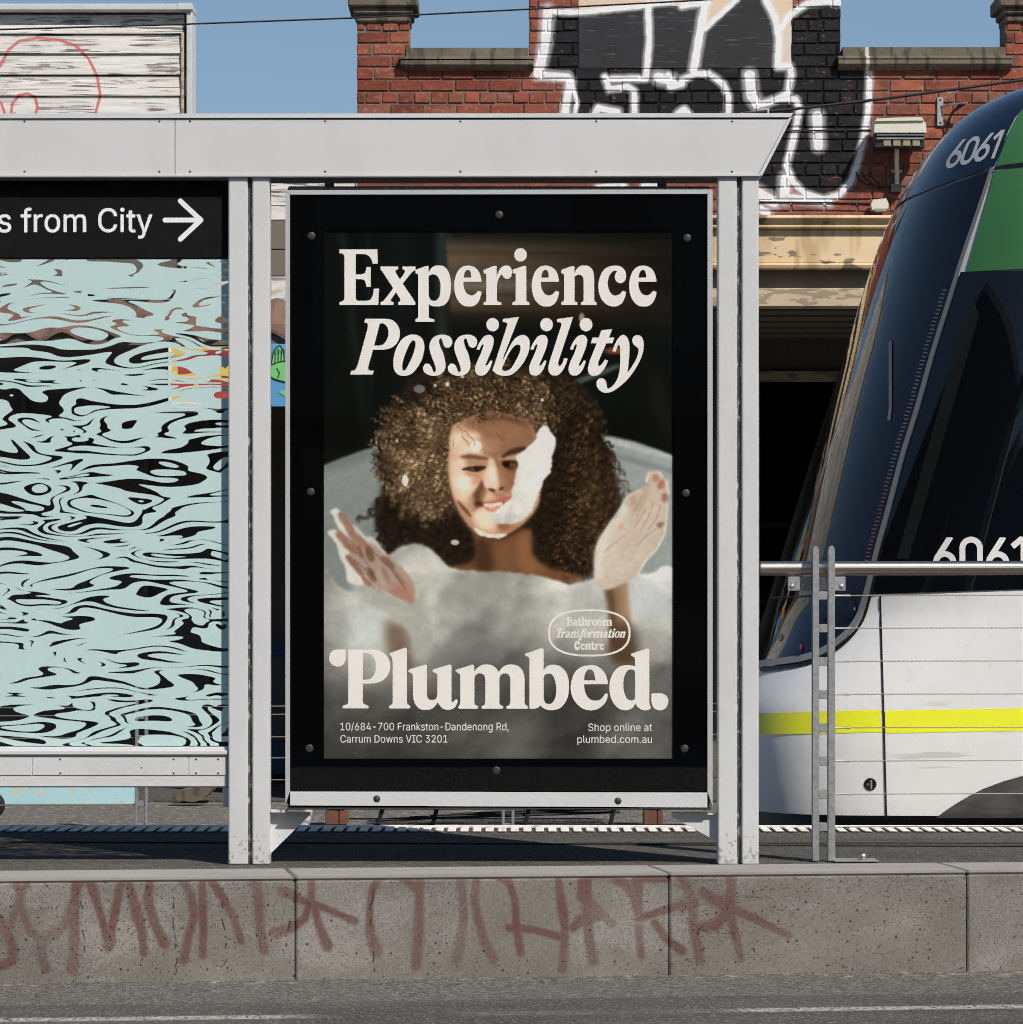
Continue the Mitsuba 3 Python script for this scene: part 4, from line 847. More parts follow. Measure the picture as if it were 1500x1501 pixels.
    # curls that fall over the foam at the right
    for k in range(70):
        x, y = rng.uniform(805, 872), rng.uniform(745, 826)
        v = rng.random()**1.5
        ringlet(x, y, 1.6+rng.normal(0, .6), rng.uniform(14, 34), rng.uniform(2, 4.5), rng.uniform(8, 14), (20, 14, 9), np.array([52, 38, 24])+v*np.array([140, 108, 74]), rng.integers(2, 4), .75, .75)
    # face, in the print's own face units
    def F(*p): return [(640+a/7.148, 590+b/7.148) for a, b in p]
    def fb(p, col, al=1.0, bl=2.0, **k): blob(F(*p), col, al, bl, **k)
    fb([(150, 300), (200, 220), (330, 160), (480, 120), (650, 110), (850, 150), (980, 230), (1040, 330), (1075, 500), (1100, 800), (1088, 960), (1060, 1080), (980, 1200), (880, 1290), (760, 1370), (680, 1410), (560, 1405), (440, 1370), (330, 1280), (230, 1130), (175, 1000), (140, 850), (122, 650)], (196, 158, 128), 1, 1.4)
    fb([(300, 160), (480, 110), (850, 150), (1020, 250), (1060, 480), (1090, 560), (900, 540), (820, 540), (690, 560), (600, 600), (520, 540), (480, 470), (420, 330), (300, 260)], (140, 102, 75), .95, 4)
    fb([(430, 140), (640, 120), (850, 160), (980, 250), (900, 240), (650, 180), (450, 200)], (84, 56, 38), .75, 3)
    fb([(560, 260), (760, 220), (900, 300), (900, 420), (700, 470), (580, 420)], (152, 113, 84), .6, 6)
    fb([(150, 360), (230, 300), (330, 290), (460, 350), (480, 480), (540, 560), (420, 560), (280, 560), (170, 560)], (222, 190, 160), .85, 3)
    fb([(320, 230), (450, 300), (560, 380), (690, 400), (640, 470), (500, 440), (400, 360), (330, 290)], (176, 134, 102), .7, 3)
    fb([(460, 400), (560, 470), (660, 480), (640, 510), (540, 520), (470, 470)], (206, 168, 134), .5, 3)
    fb([(150, 600), (280, 590), (330, 640), (280, 740), (430, 770), (500, 740), (500, 860), (430, 920), (360, 1020), (300, 1060), (210, 990), (160, 860)], (230, 200, 174), .95, 3)
    fb([(210, 760), (340, 770), (400, 830), (350, 920), (260, 940), (200, 860)], (248, 230, 213), .9, 4)
    fb([(230, 600), (300, 610), (290, 660), (230, 680)], (244, 224, 204), .7, 3)
    fb([(360, 830), (420, 770), (470, 740), (490, 770), (440, 830), (390, 880)], (196, 132, 104), .7, 2.5)
    fb([(480, 800), (505, 880), (520, 930), (480, 1010), (472, 1060), (440, 1110), (395, 1155), (372, 1110), (350, 1010), (400, 930), (440, 870)], (100, 64, 44), .95, 2.0)
    fb([(330, 1000), (365, 950), (390, 1000), (400, 1100), (380, 1160), (350, 1100)], (206, 166, 136), .8, 2.5)
    fb([(215, 1030), (262, 1055), (330, 1130), (372, 1195), (340, 1190), (262, 1115)], (118, 78, 54), .95, 1.0)
    fb([(170, 980), (215, 1060), (320, 1220), (440, 1350), (400, 1360), (300, 1260), (200, 1100)], (170, 126, 94), .75, 3)
    fb([(400, 1140), (500, 1100), (640, 1160), (640, 1270), (580, 1330), (470, 1330), (400, 1250)], (244, 218, 194), .95, 4)
    fb([(640, 1280), (760, 1270), (900, 1250), (1040, 1080), (1080, 980), (1050, 1100), (960, 1220), (820, 1330), (690, 1370)], (168, 122, 88), .9, 3)
    fb([(640, 1270), (760, 1280), (720, 1330), (650, 1310)], (118, 76, 50), .7, 3)
    # nose
    fb([(560, 600), (650, 600), (850, 640), (850, 760), (820, 900), (770, 980), (660, 900), (640, 720)], (142, 100, 70), .9, 3)
    fb([(545, 580), (600, 600), (630, 690), (655, 800), (660, 870), (610, 910), (520, 900), (495, 830), (500, 750), (530, 680)], (230, 206, 184), .96, 1.6)
    fb([(640, 760), (680, 700), (720, 790), (760, 850), (740, 890), (660, 900)], (176, 136, 104), .6, 3)
    fb([(500, 900), (620, 930), (780, 940), (790, 1000), (660, 985), (480, 1040)], (196, 156, 126), .7, 3)
    fb([(520, 940), (590, 960), (580, 1010), (490, 1030)], (230, 200, 172), .7, 2.5)
    fb([(540, 905), (590, 900), (620, 930), (590, 938), (555, 922)], (84, 48, 34), .95, .9)
    fb([(655, 915), (680, 885), (715, 880), (700, 905), (670, 922)], (80, 46, 32), .95, .9)
    fb([(600, 940), (690, 960), (700, 980), (610, 970)], (138, 92, 68), .6, 2)
    # eyes and brows
    fb([(255, 552), (330, 540), (430, 552), (540, 578), (530, 602), (420, 598), (330, 592), (265, 580)], (112, 80, 58), .95, 1.4)
    fb([(300, 610), (420, 605), (530, 620), (530, 670), (430, 650), (330, 655)], (168, 122, 94), .7, 2)
    fb([(262, 702), (330, 672), (430, 664), (515, 668), (512, 692), (450, 722), (390, 728), (330, 714)], (62, 38, 29), .97, .9)
    fb([(345, 700), (390, 694), (400, 708), (360, 714)], (156, 124, 102), .55, .7)
    fb([(400, 680), (440, 680), (445, 715), (405, 715)], (38, 24, 18), .9, .8)
    fb([(300, 735), (400, 760), (500, 730), (480, 770), (380, 790)], (196, 150, 120), .6, 2)
    fb([(680, 565), (760, 500), (850, 470), (940, 462), (930, 505), (840, 535), (760, 555), (700, 580)], (64, 44, 32), .95, 1.4)
    fb([(680, 620), (760, 600), (860, 610), (860, 650), (800, 700), (720, 680)], (58, 38, 28), .95, 1.2)
    fb([(690, 640), (750, 620), (770, 660), (730, 680)], (26, 18, 14), .95, .9)
    fb([(770, 640), (840, 640), (830, 670), (780, 676)], (120, 86, 62), .7, .9)
    fb([(720, 690), (850, 690), (830, 730), (740, 715)], (100, 68, 48), .6, 2)
    # mouth
    fb([(395, 1050), (480, 1042), (500, 1080), (440, 1090)], (74, 42, 32), .9, 1.5)
    fb([(480, 1052), (560, 1036), (620, 1020), (690, 985), (790, 985), (740, 1040), (660, 1075), (560, 1070), (500, 1072)], (182, 104, 88), .9, 1.1)
    fb([(500, 1062), (600, 1052), (720, 1040), (660, 1085), (560, 1095), (510, 1085)], (128, 58, 48), .8, .9)
    fb([(500, 1062), (600, 1054), (690, 1044), (672, 1088), (580, 1102), (512, 1090)], (236, 220, 208), .95, .8)
    for a_ in (545, 590, 632): strand(F((a_, 1062), (a_+2, 1090)), (190, 165, 150), .5, .5)
    fb([(500, 1092), (570, 1106), (660, 1082), (680, 1090), (640, 1130), (580, 1145), (520, 1120)], (196, 122, 104), .9, 1.1)
    fb([(560, 1105), (620, 1100), (610, 1125), (570, 1128)], (228, 170, 155), .7, 1)
    # foam on the face
    fr = mask(F((1150, 235), (1185, 290), (1250, 380), (1240, 480), (1215, 580), (1195, 720), (1130, 810), (1100, 880), (1050, 1000), (1000, 1130), (960, 1180), (900, 1240), (800, 1265), (650, 1265), (570, 1220), (600, 1160), (680, 1080), (790, 1000), (780, 930), (810, 860), (830, 740), (860, 640), (830, 570), (900, 510), (1040, 390), (1045, 330), (1090, 270)), 1.0, wob=1.6, ws=4)
    fv = 226 + 12*(nz(14, 14, 31)-.5)*2 - 26*np.clip((735-X)/30, 0, 1) - 30*np.clip(1-np.abs(X-757-(690-Y)*.15)/9, 0, 1)*.5
    fv = fv - 22*np.clip((Y-748)/16, 0, 1)*(X > 720) + np.clip(1-np.hypot(X-803, Y-645)/9, 0, 1)*30 + (nz(2.2, 2.2, 33, 2)-.5)*26*np.clip(1-(X-735)/30, 0, 1)
    lay(fr, np.stack([fv*1.0, fv*1.0, fv*.965], -1))
    fb([(395, 1305), (460, 1335), (560, 1375), (690, 1378), (745, 1388), (670, 1418), (560, 1418), (450, 1390), (410, 1345)], (226, 222, 210), .95, .9, wob=1, ws=4)
    ell(640+412/7.148, 590+462/7.148, 8.5, 9, (232, 226, 212), .95, 2)
    ell(640+330/7.148, 590+490/7.148, 7, 4, (226, 208, 186), .6, 3)
    fb([(180, 330), (250, 320), (300, 360), (240, 420), (170, 420)], (240, 216, 192), .8, 3)
    fb([(310, 320), (400, 310), (450, 350), (410, 390), (330, 380)], (236, 210, 184), .75, 3)
    fb([(200, 440), (300, 440), (340, 520), (240, 540)], (238, 214, 190), .75, 3)
    fb([(470, 480), (520, 500), (540, 560), (500, 560)], (150, 108, 82), .5, 2)
    fb([(520, 920), (500, 1000), (455, 1040), (470, 1000), (500, 940)], (120, 78, 56), .6, 1.5)
    fb([(290, 745), (360, 735), (440, 760), (380, 772)], (176, 128, 100), .6, 1.5)
    fb([(560, 690), (600, 690), (620, 800), (580, 830), (550, 780)], (246, 228, 210), .8, 2)
    # curls over the forehead
    for x, y, an, ln, am, wv in ((716, 598, 1.35, 58, 3.0, 15), (722, 604, 1.2, 50, 2.4, 11), (672, 622, 1.2, 34, 2.6, 12), (664, 640, 1.5, 30, 2.0, 10), (690, 612, 1.5, 22, 2.4, 9), (776, 606, 1.2, 28, 2.4, 10), (700, 602, 1.7, 24, 2.2, 9), (744, 598, 1.4, 20, 2.0, 8), (760, 600, 1.6, 22, 2.2, 9), (680, 632, .6, 26, 1.8, 10)):
        ringlet(x, y, an, ln, am*.6, wv*1.7, (84, 56, 38), (190, 152, 114), 1, .7, .7)
    for k in range(170):   # fringe
        x = rng.uniform(645, 800); y = rng.uniform(552, 596) + .0022*(x-722)**2
        v = rng.random()**1.3
        ringlet(x, y, 1.4+rng.normal(0, .7), rng.uniform(10, 24), rng.uniform(1.8, 3.4), rng.uniform(6.5, 11), (34, 24, 14), np.array([76, 56, 34])+v*np.array([172, 150, 120]), rng.integers(2, 4), .9, .95)
    for cx, cy, rx, ry, v in ((594, 704, 4.6, 8.5, 232), (667, 795, 6, 4, 200), (656, 563, 2.6, 3.4, 220), (638, 565, 2.2, 2.2, 200), (678, 552, 3, 2.2, 205), (615, 570, 8, 6, 120), (795, 586, 2.4, 2.4, 225), (582, 646, 1.8, 2.6, 200), (758, 537, 1.6, 1.6, 210)):
        ell(cx, cy, rx, ry, (v, v, v*.97), .9, 1.4)
    # arms and hands
    def hand(ox, oy):
        def q(p): return [(ox+a/4.97, oy+b/4.97) for a, b in p]
        def paint(p, col, al=.9, bl=1.4, wob=1.0): blob(q(p), col, al, bl, wob=wob, ws=4, seed=6)
        def line(p, col, w=1.0, al=.6): strand(q(p), col, w, al)
        return q, paint, line
    q, paint, line = hand(474, 735)
    paint([(190, 630), (280, 720), (380, 775), (450, 800), (465, 860), (475, 1120), (200, 1120), (175, 830)], (192, 197, 194), .8, 5)
    paint([(80, 870), (150, 830), (200, 870), (210, 980), (140, 1060), (60, 1000)], (150, 156, 152), .55, 6)
    paint([(455, 860), (540, 880), (630, 940), (650, 1120), (640, 1300), (560, 1300), (470, 1120)], (104, 84, 68), .8, 7)
    paint([(500, 900), (580, 940), (600, 1093), (520, 1093)], (118, 96, 78), .5, 7)
    paint([(600, 760), (660, 740), (720, 620), (750, 700), (745, 800), (792, 880), (800, 980), (770, 1150), (660, 1150), (640, 960), (580, 900), (500, 880)], (166, 169, 160), .9, 4)
    paint([(170, 560), (230, 650), (350, 755), (460, 815), (560, 870), (640, 860), (680, 760), (600, 700), (460, 640), (300, 590)], (172, 174, 164), .95, 3)
    paint([(120, 75), (200, 150), (260, 225), (330, 265), (400, 310), (470, 385), (560, 470), (640, 560), (668, 660), (655, 745), (560, 705), (460, 665), (370, 640), (285, 590), (240, 510), (165, 430), (150, 380), (90, 260), (110, 200)], (170, 148, 132), 1, 1.4)
    for p in ([(48, 76), (80, 54), (110, 54), (134, 88), (108, 116), (152, 190), (184, 256), (140, 226), (92, 160), (76, 110)], [(28, 226), (72, 204), (108, 222), (180, 282), (200, 306), (150, 320), (104, 312), (62, 268)], [(100, 308), (130, 318), (194, 370), (166, 402), (192, 446), (258, 520), (288, 606), (220, 604), (178, 575), (156, 480), (118, 400)]):
        paint(p, (214, 214, 206), 1, 1.0)
    paint([(105, 90), (140, 78), (200, 150), (262, 250), (322, 330), (345, 390), (290, 335), (220, 285), (172, 205), (140, 140)], (152, 114, 94), .9, 1.4)
    paint([(88, 240), (130, 222), (190, 290), (250, 350), (280, 395), (205, 372), (140, 312)], (144, 104, 86), .9, 1.4)
    paint([(163, 396), (196, 398), (242, 450), (292, 530), (352, 602), (330, 612), (268, 540), (198, 462)], (142, 99, 82), .9, 1.3)
    for x, y, r_ in ((126, 100, 17), (112, 250, 16), (180, 406, 14)): ell(*q([(x, y)])[0], r_/4.97, r_/4.97*.8, (160, 104, 86), .6, 2.5)
    for p, col in (([(308, 330), (350, 338), (376, 425), (342, 442), (316, 400)], (112, 80, 64)), ([(318, 488), (360, 498), (390, 580), (352, 562)], (92, 64, 50)), ([(420, 398), (482, 420), (524, 480), (500, 492), (442, 452)], (118, 88, 72)), ([(250, 320), (275, 330), (292, 400), (268, 410)], (128, 92, 74)),
                   ([(500, 500), (560, 540), (600, 600), (560, 600)], (140, 110, 94)), ([(425, 470), (470, 530), (480, 600), (440, 560)], (136, 106, 90))):
        paint(p, col, .8, 1.2)
    paint([(560, 595), (640, 640), (662, 740), (600, 722), (468, 662)], (170, 118, 104), .75, 3)
    paint([(400, 500), (460, 560), (470, 640), (400, 600)], (186, 166, 150), .6, 2.5)
    paint([(216, 170), (252, 188), (302, 248), (372, 268), (444, 366), (466, 402), (390, 334), (310, 286), (240, 226)], (198, 199, 190), .85, 1.0)
    for p in ([(190, 270), (260, 350), (330, 470)], [(260, 240), (330, 330), (420, 420)], [(230, 430), (310, 500), (370, 620)], [(430, 430), (520, 520), (600, 640)]): line(p, (96, 68, 54), .9, .55)
    for p in ([(150, 190), (200, 280)], [(300, 540), (400, 640)], [(420, 640), (560, 720)]): line(p, (206, 204, 194), 1.0, .6)
    for _ in range(60):
        x, y = rng.uniform(280, 700), rng.uniform(560, 880)
        ell(*q([(x, y)])[0], rng.uniform(.5, 1.4), rng.uniform(.5, 1.2), (205, 206, 196) if rng.random() < .6 else (120, 110, 98), rng.uniform(.15, .5)*(y > 500+.4*(x-280)), 1)
    q, paint, line = hand(850, 680)
    paint([(345, 850), (430, 795), (560, 880), (650, 990), (700, 1120), (350, 1120)], (194, 198, 199), .85, 4)
    paint([(590, 860), (640, 840), (696, 880), (696, 960), (640, 930)], (205, 208, 208), .75, 3)
    paint([(-60, 900), (40, 850), (90, 815), (120, 900), (185, 925), (160, 1130), (-60, 1130)], (174, 178, 173), .8, 6)
    paint([(185, 905), (335, 850), (350, 1000), (375, 1250), (390, 1420), (230, 1420), (225, 1100)], (140, 112, 84), .95, 3)
    paint([(190, 915), (240, 905), (262, 1100), (270, 1300), (225, 1300), (205, 1050)], (84, 62, 44), .8, 3)
    paint([(300, 880), (335, 860), (352, 1000), (370, 1250), (340, 1250), (310, 1000)], (176, 146, 114), .6, 3)
    paint([(240, 1200), (390, 1180), (420, 1450), (230, 1450)], (62, 46, 32), .7, 6)
    paint([(500, 62), (580, 52), (604, 98), (642, 118), (652, 210), (642, 292), (628, 500), (562, 622), (490, 704), (420, 802), (330, 866), (200, 915), (112, 884), (106, 770), (118, 610), (200, 460), (268, 376), (312, 300), (345, 232), (400, 198), (478, 160), (484, 110)], (201, 189, 173), 1, 1.1)
    paint([(120, 640), (200, 500), (300, 420), (360, 520), (330, 700), (220, 820), (120, 800)], (210, 200, 184), .6, 4)
    paint([(366, 236), (420, 216), (452, 230), (424, 330), (370, 344)], (192, 168, 148), .7, 2)
    paint([(380, 240), (408, 235), (404, 285), (378, 290)], (192, 146, 122), .7, 1.5)
    paint([(486, 120), (520, 110), (510, 190), (480, 280), (440, 360), (400, 430), (430, 320), (470, 220)], (186, 156, 136), .7, 1.8)
    paint([(540, 130), (580, 170), (560, 280), (520, 380), (450, 470), (490, 350), (530, 230)], (208, 188, 170), .6, 2)
    for p, col in (([(538, 72), (578, 86), (562, 132), (530, 122)], (190, 128, 102)), ([(588, 112), (622, 138), (602, 184), (568, 168)], (174, 108, 90)), ([(608, 212), (642, 232), (622, 284), (598, 262)], (168, 102, 86)), ([(566, 432), (622, 424), (602, 458), (572, 466)], (122, 84, 72)), ([(286, 440), (320, 430), (310, 470), (280, 475)], (196, 156, 136))):
        paint(p, col, .85, 1.1)
    for p in ([(480, 330), (440, 400), (398, 462)], [(560, 470), (490, 520), (418, 592)], [(330, 520), (250, 580), (178, 642)], [(540, 280), (500, 390), (446, 482)], [(590, 300), (560, 400), (500, 480)], [(470, 180), (430, 290), (380, 370)]): line(p, (158, 128, 110), 1.0, .65)
    paint([(112, 770), (118, 610), (200, 460), (268, 376), (320, 290), (350, 330), (290, 430), (215, 540), (165, 680), (150, 800), (120, 860)], (222, 218, 207), .7, 3)
    paint([(420, 800), (490, 704), (562, 622), (628, 500), (642, 300), (610, 360), (585, 500), (500, 640), (420, 740), (330, 830), (250, 890), (330, 866)], (180, 166, 148), .5, 4)
    paint([(300, 560), (400, 480), (440, 520), (360, 640), (280, 700)], (190, 168, 150), .45, 5)
    for p in ([(640, 300), (620, 510), (560, 620), (480, 704), (424, 800)], [(636, 130), (650, 215)], [(584, 60), (604, 100)], [(504, 66), (486, 130)], [(345, 235), (300, 320), (200, 462), (122, 612)]): line(p, (226, 225, 217), 1.3, .85)
    for _ in range(90):
        x, y = rng.uniform(110, 620), rng.uniform(180, 880)
        ell(*q([(x, y)])[0], rng.uniform(.5, 1.3), rng.uniform(.5, 1.3), (236, 234, 226) if rng.random() < .65 else (170, 142, 124), rng.uniform(.1, .45)*(abs(x-(560-.62*(y-200))) < 130), .9)
    for x0, y0, x1, y1 in ((476, 738, 640, 960), (850, 684, 986, 960)):
        w_ = np.clip(np.minimum(np.minimum(X-x0, x1-X), np.minimum(Y-y0, y1-Y))/6, 0, 1)[..., None]
        C = C*(1-w_) + np.stack([gaussian_filter(C[..., k_], .95/PSTEP) for k_ in range(3)], -1)*w_
    C *= (1 + .028*(nz(2.6, 2.6, 51, 2)-.5)*2 + .04*(nz(9, 9, 53, 2)-.5)*2)[..., None]
    return X, Y, np.clip(C, 0, 255)
# ---------------------------------------------------------------- the ripple pattern cut into the window film
def ripple(W, H, step):
    """a smooth field on a W x H sheet (in units of about 2.3 mm) that is > 0 where the film is"""
    from scipy.ndimage import gaussian_filter, map_coordinates
    rng = np.random.default_rng(21)
    s0 = 1.0; ny, nx = int(H/s0)+1, int(W/s0)+1
    def f(sx, sy):
        g = gaussian_filter(rng.normal(size=(ny, nx)), (sy/s0, sx/s0), mode='wrap')
        return g/g.std()
    y, x = np.mgrid[0:ny, 0:nx]*s0
    def warp(g, dx, dy): return map_coordinates(g, [(y+dy)/s0, (x+dx)/s0], order=3, mode='mirror')
    h = 1.15*f(52, 7.8) + .5*f(24, 4.6) + .8*f(92, 19)
    for sx, sy, ax, ay in ((52, 11.5, 23, 3.9), (23, 8.5, 11, 2.9)):
        h = warp(h, ax*f(sx, sy), ay*f(sx, sy))
    wide, calm = f(60, 18), np.clip((170-y)/150, 0, 1)
    g = gaussian_filter(np.cos(2*np.pi*h*.85) + .48 + .14*wide + .20*calm, (.8, 1.0))
    yy, xx = np.mgrid[0:int(H/step)+1, 0:int(W/step)+1]*float(step)
    return map_coordinates(g, [yy/s0, xx/s0], order=3, mode='mirror')
# ---------------------------------------------------------------- tram shelter
sh = thing('tram_shelter', 'pale grey metal tram shelter with twin posts and rippled film on its left glass', 'shelter')
BASE = PLAT
for a, b in ((335, 363), (370, 395), (1053, 1080.5), (1088, 1112.5)):
    z = BASE - .004
    put(sh+'__post', bx(X(a), X(b), 0, .10, z, Z(257.5), .004), 'white_metal')
for a, b in ((363, 370), (1080.5, 1088)):
    put(sh+'__post_seal', bx(X(a)+.0005, X(b)-.0005, .022, .08, BASE-.004, Z(257.5)), 'worn_seal')
# fascia: folded sheet, slanting end, with its joints and rivets
def fascia_piece(p):
    return prism(sg.Polygon([(X(a), Z(b)) for a, b in p]), -.012, .02)
put(sh+'__fascia_panel', fascia_piece([(-700, 175.5), (256.6, 175.5), (256.6, 256.5), (-700, 256.5)]), 'white_metal')
put(sh+'__fascia_panel', fascia_piece([(257.6, 175.5), (1154.5, 175.5), (1111.5, 255.5), (257.6, 256.5)]), 'white_metal')
put(sh+'__top_trim', prism(sg.Polygon([(X(-700), Z(175)), (X(1159), Z(172.5)), (X(1162.5), Z(166.5)), (X(-700), Z(168))]), -.02, .26), 'white_metal')
put(sh+'__bottom_trim', prism(sg.Polygon([(X(-700), Z(260)), (X(1114), Z(258.5)), (X(1114), Z(255.7)), (X(-700), Z(257))]), -.016, .02), 'white_metal')
put(sh+'__end_trim', prism(sg.Polygon([(X(1155.2), Z(175)), (X(1161), Z(172)), (X(1117), Z(258.3)), (X(1112.2), Z(256))]), -.016, .26), 'white_metal')
put(sh+'__roof', prism(sg.Polygon([(X(-700), Z(176)), (X(1150), Z(176)), (X(1110), Z(256)), (X(-700), Z(256))]), .021, .255), 'dark_case')
roof = sg.Polygon([(.256, 2.775), (2.25, 3.03), (2.25, 3.075), (.256, 2.83)])
put(sh+'__unseen_shade_roof', rail(list(roof.exterior.coords)[:-1], X(-700), X(1098)), 'dark_case')  # unseen sheet behind the fascia, added and deepened to block sky from the platform
for a in (36.5, 234, 279, 477, 675, 874, 1073):
    for y, dx in ((178.5, 0), (252, 0)):
        put(sh+'__rivet', dome(X(a), -.012, Z(y), .0042, .002, n=10), 'bolt_grey')
put(sh+'__roof_aerial', cat(bx(X(1064), X(1131), .10, .11, Z(162.5), Z(161)), bx(X(1128.5), X(1130.5), .10, .11, Z(161), Z(153.5)), bx(X(1118), X(1131), .10, .11, Z(154.5), Z(153)), bx(X(1064), X(1068), .09, .12, Z(167), Z(160)), bx(X(1088), X(1092), .09, .12, Z(167), Z(160))), 'alloy')
# left bay: glass with film between the sign and the sill rail
GY = .052
put(sh+'__glass', trimesh.Trimesh([[X(-300), GY+.005, Z(1096)], [X(336), GY+.005, Z(1096)], [X(336), GY+.005, Z(376)], [X(-300), GY+.005, Z(376)]], [[0, 1, 2], [0, 2, 3]], process=False), 'window_glass')
def cut_film():
    W, H, st = 395.0, 717.0, 1.1
    f = ripple(W, H, st)
    ny, nx = f.shape
    px = -60 + np.arange(nx)*st; py = 378 + np.arange(ny)*st
    P = np.stack(np.broadcast_arrays(X(px)[None, :], Z(py)[:, None]), -1)
    idx = np.arange(ny*nx).reshape(ny, nx)
    q = np.stack([idx[:-1, :-1], idx[:-1, 1:], idx[1:, 1:], idx[1:, :-1]], -1).reshape(-1, 4)
    tri = np.vstack([q[:, [0, 2, 1]], q[:, [0, 3, 2]]])
    fl, pl_ = f.ravel(), P.reshape(-1, 2)
    v, n = fl[tri], (fl[tri] > 0).sum(1)
    verts, faces, at = [], [], 0
    def emit(*cols):
        nonlocal at
        k = len(cols[0]); verts.append(np.stack(cols, 1).reshape(-1, 2))
        i = at + np.arange(k)*len(cols)
        faces.append(np.c_[i, i+1, i+2])
        if len(cols) == 4: faces.append(np.c_[i, i+2, i+3])
        at += k*len(cols)
    t = tri[n == 3]; emit(pl_[t[:, 0]], pl_[t[:, 1]], pl_[t[:, 2]])
    def mid(a, b):
        s = (fl[a]/(fl[a]-fl[b]))[:, None]
        return pl_[a]*(1-s) + pl_[b]*s
    for want, sign in ((1, 1), (2, -1)):
        t = tri[n == want]; lone = ((fl[t] > 0) == (sign > 0)).argmax(1); r = np.arange(len(t))
        a, b, c = t[r, lone], t[r, (lone+1) % 3], t[r, (lone+2) % 3]
        ab, ac = mid(a, b), mid(a, c)
        if sign > 0: emit(pl_[a], ab, ac)
        else: emit(ab, pl_[b], pl_[c], ac)
    V = np.vstack(verts); F = np.vstack(faces)
    m = trimesh.Trimesh(np.c_[V[:, 0], np.full(len(V), GY), V[:, 1]], F, process=False)
    m.merge_vertices(digits_vertex=6)
    return m
put(sh+'__glass__film', cut_film(), 'film')
put(sh+'__sill_rail', bx(X(-300), X(333), .03, .11, Z(1155), Z(1095.5), .005), 'white_metal')
put(sh+'__sill_lip', bx(X(-300), X(333.5), .014, .06, Z(1107), Z(1100), .003), 'white_metal')
for a, b in ((-300, 45.5), (46.3, 275.2), (276, 330)):
    put(sh+'__cover_plate', bx(X(a), X(b), .0255, .034, Z(1137), Z(1110), .0015), 'white_metal')
for a in (87, 253.5, 286.5, 319):
    for y in (1113.5, 1134): put(sh+'__rivet', dome(X(a), .0255, Z(y), .0038, .002, n=10), 'bolt_grey')
put(sh+'__rivet', dome(X(206.5), .0255, Z(1126), .003, .0015, n=10), 'bolt_grey')
put(sh+'__sill_bracket', bx(X(325), X(334), .04, .09, Z(1184), Z(1155.3), .003), 'white_metal')
put(sh+'__gusset', prism(pxpoly([(396, 1189), (455, 1190.5), (455, 1194), (398, 1250), (396, 1256)], .075), .075, .083), 'white_metal')
put(sh+'__gusset', prism(pxpoly([(1052.5, 1193), (984, 1195), (986, 1198), (1052.5, 1234)], .05), .05, .058), 'white_metal')
put(sh+'__gusset_flange', bx(X(986), X(1052.5), .03, .08, Z(1195), Z(1192.5)), 'white_metal')
put(sh+'__gusset_flange', bx(X(396), X(420), .03, .08, Z(1191.5), Z(1188)), 'white_metal')

# direction sign above the glass
ds = thing('direction_sign', 'black route sign with white lettering and an arrow above the rippled glass', 'sign')
put(ds+'__panel', bx(X(-300), X(336), .05, .10, Z(376), Z(262), .002), 'black_sign')
tm = text('ms from City', X(221), Z(337.5), .0802, .05, width=X(221)-X(-44), align='r')
top = np.abs(tm.face_normals[:, 1]+1) < .01
words = union_all([sg.Polygon(t[:, [0, 2]]).buffer(1e-5) for t in tm.triangles[top]]).buffer(.0008)
near = union_all([sg.Polygon(t[:, [0, 2]]).buffer(1e-5) for t in tm.triangles[top]]).buffer(.0105)
for blk in sorted(near.geoms, key=lambda g: g.bounds[0]): put(ds+'__lettering', sheet(words.intersection(blk), .0495, .0006), 'sign_white')
arrow = union_all([sg.LineString([(242, 322.5), (293, 322.5)]).buffer(3.5), sg.LineString([(264.5, 294.5), (294.5, 322.5), (264.5, 350.5)]).buffer(3.6)])
put(ds+'__arrow', sheet(pxgeo(arrow, .05), .0488, .0006), 'sign_white')

# ---------------------------------------------------------------- illuminated-type poster case (unlit) with its poster
pc = thing('poster_case', 'large framed poster display case hung between the two pairs of shelter posts', 'display case')
put(pc+'__body', bx(X(421), X(1041), .030, .17, Z(1187), Z(271), .006), 'dark_case')
for P in ([(418.5, 279), (425, 285), (425, 1160), (418.5, 1180)], [(1037.5, 284), (1045, 278), (1045, 1183), (1037.5, 1161)]):
    put(pc+'__frame_side', prism(pxpoly(P, 0), -.002, .12), 'alloy' if P[0][0] < 700 else 'alloy')
put(pc+'__frame_top', prism(pxpoly([(419, 278.5), (1044.5, 277.5), (1037, 284), (425.5, 285)], 0), -.0015, .12), 'alloy')
put(pc+'__frame_bottom', prism(pxpoly([(425.5, 1160.5), (1037, 1162), (1037, 1183.5), (425.5, 1180.5)], 0), -.004, .10), 'white_metal')
put(pc+'__hinge_bar', bx(X(420), X(1043), .0, .1, Z(1187), Z(1184.2), .002), 'dark_case')
for a, y in ((552.5, 1171), (906, 1174)):
    put(pc+'__frame_bolt', cat(dome(X(a), -.004, Z(y), .0125, .003, n=18), dome(X(a), -.0065, Z(y), .0075, .004, n=12)), 'bolt_grey')
MAT = pxgeo(box(425.2, 285.2, 1037.2, 1160.2) - box(475, 338, 987, 1112), .02)
put(pc+'__border', prism(MAT, .012, .0155), 'black_mat')
put(pc+'__glass', trimesh.Trimesh([[X(425), .010, Z(1160)], [X(1037), .010, Z(1160)], [X(1037), .010, Z(285)], [X(425), .010, Z(285)]], [[0, 1, 2], [0, 2, 3]], process=False), 'window_glass')
for a, b in ((456.5, 345), (732, 314), (1008, 348), (455.5, 720.5), (1006, 722.5), (453.5, 1097), (728, 1129.5), (1004, 1097.5)):
    put(pc+'__glass_bolt', dome(X(a), .0095, Z(b), .0135, .003, n=20), 'bolt_grey')
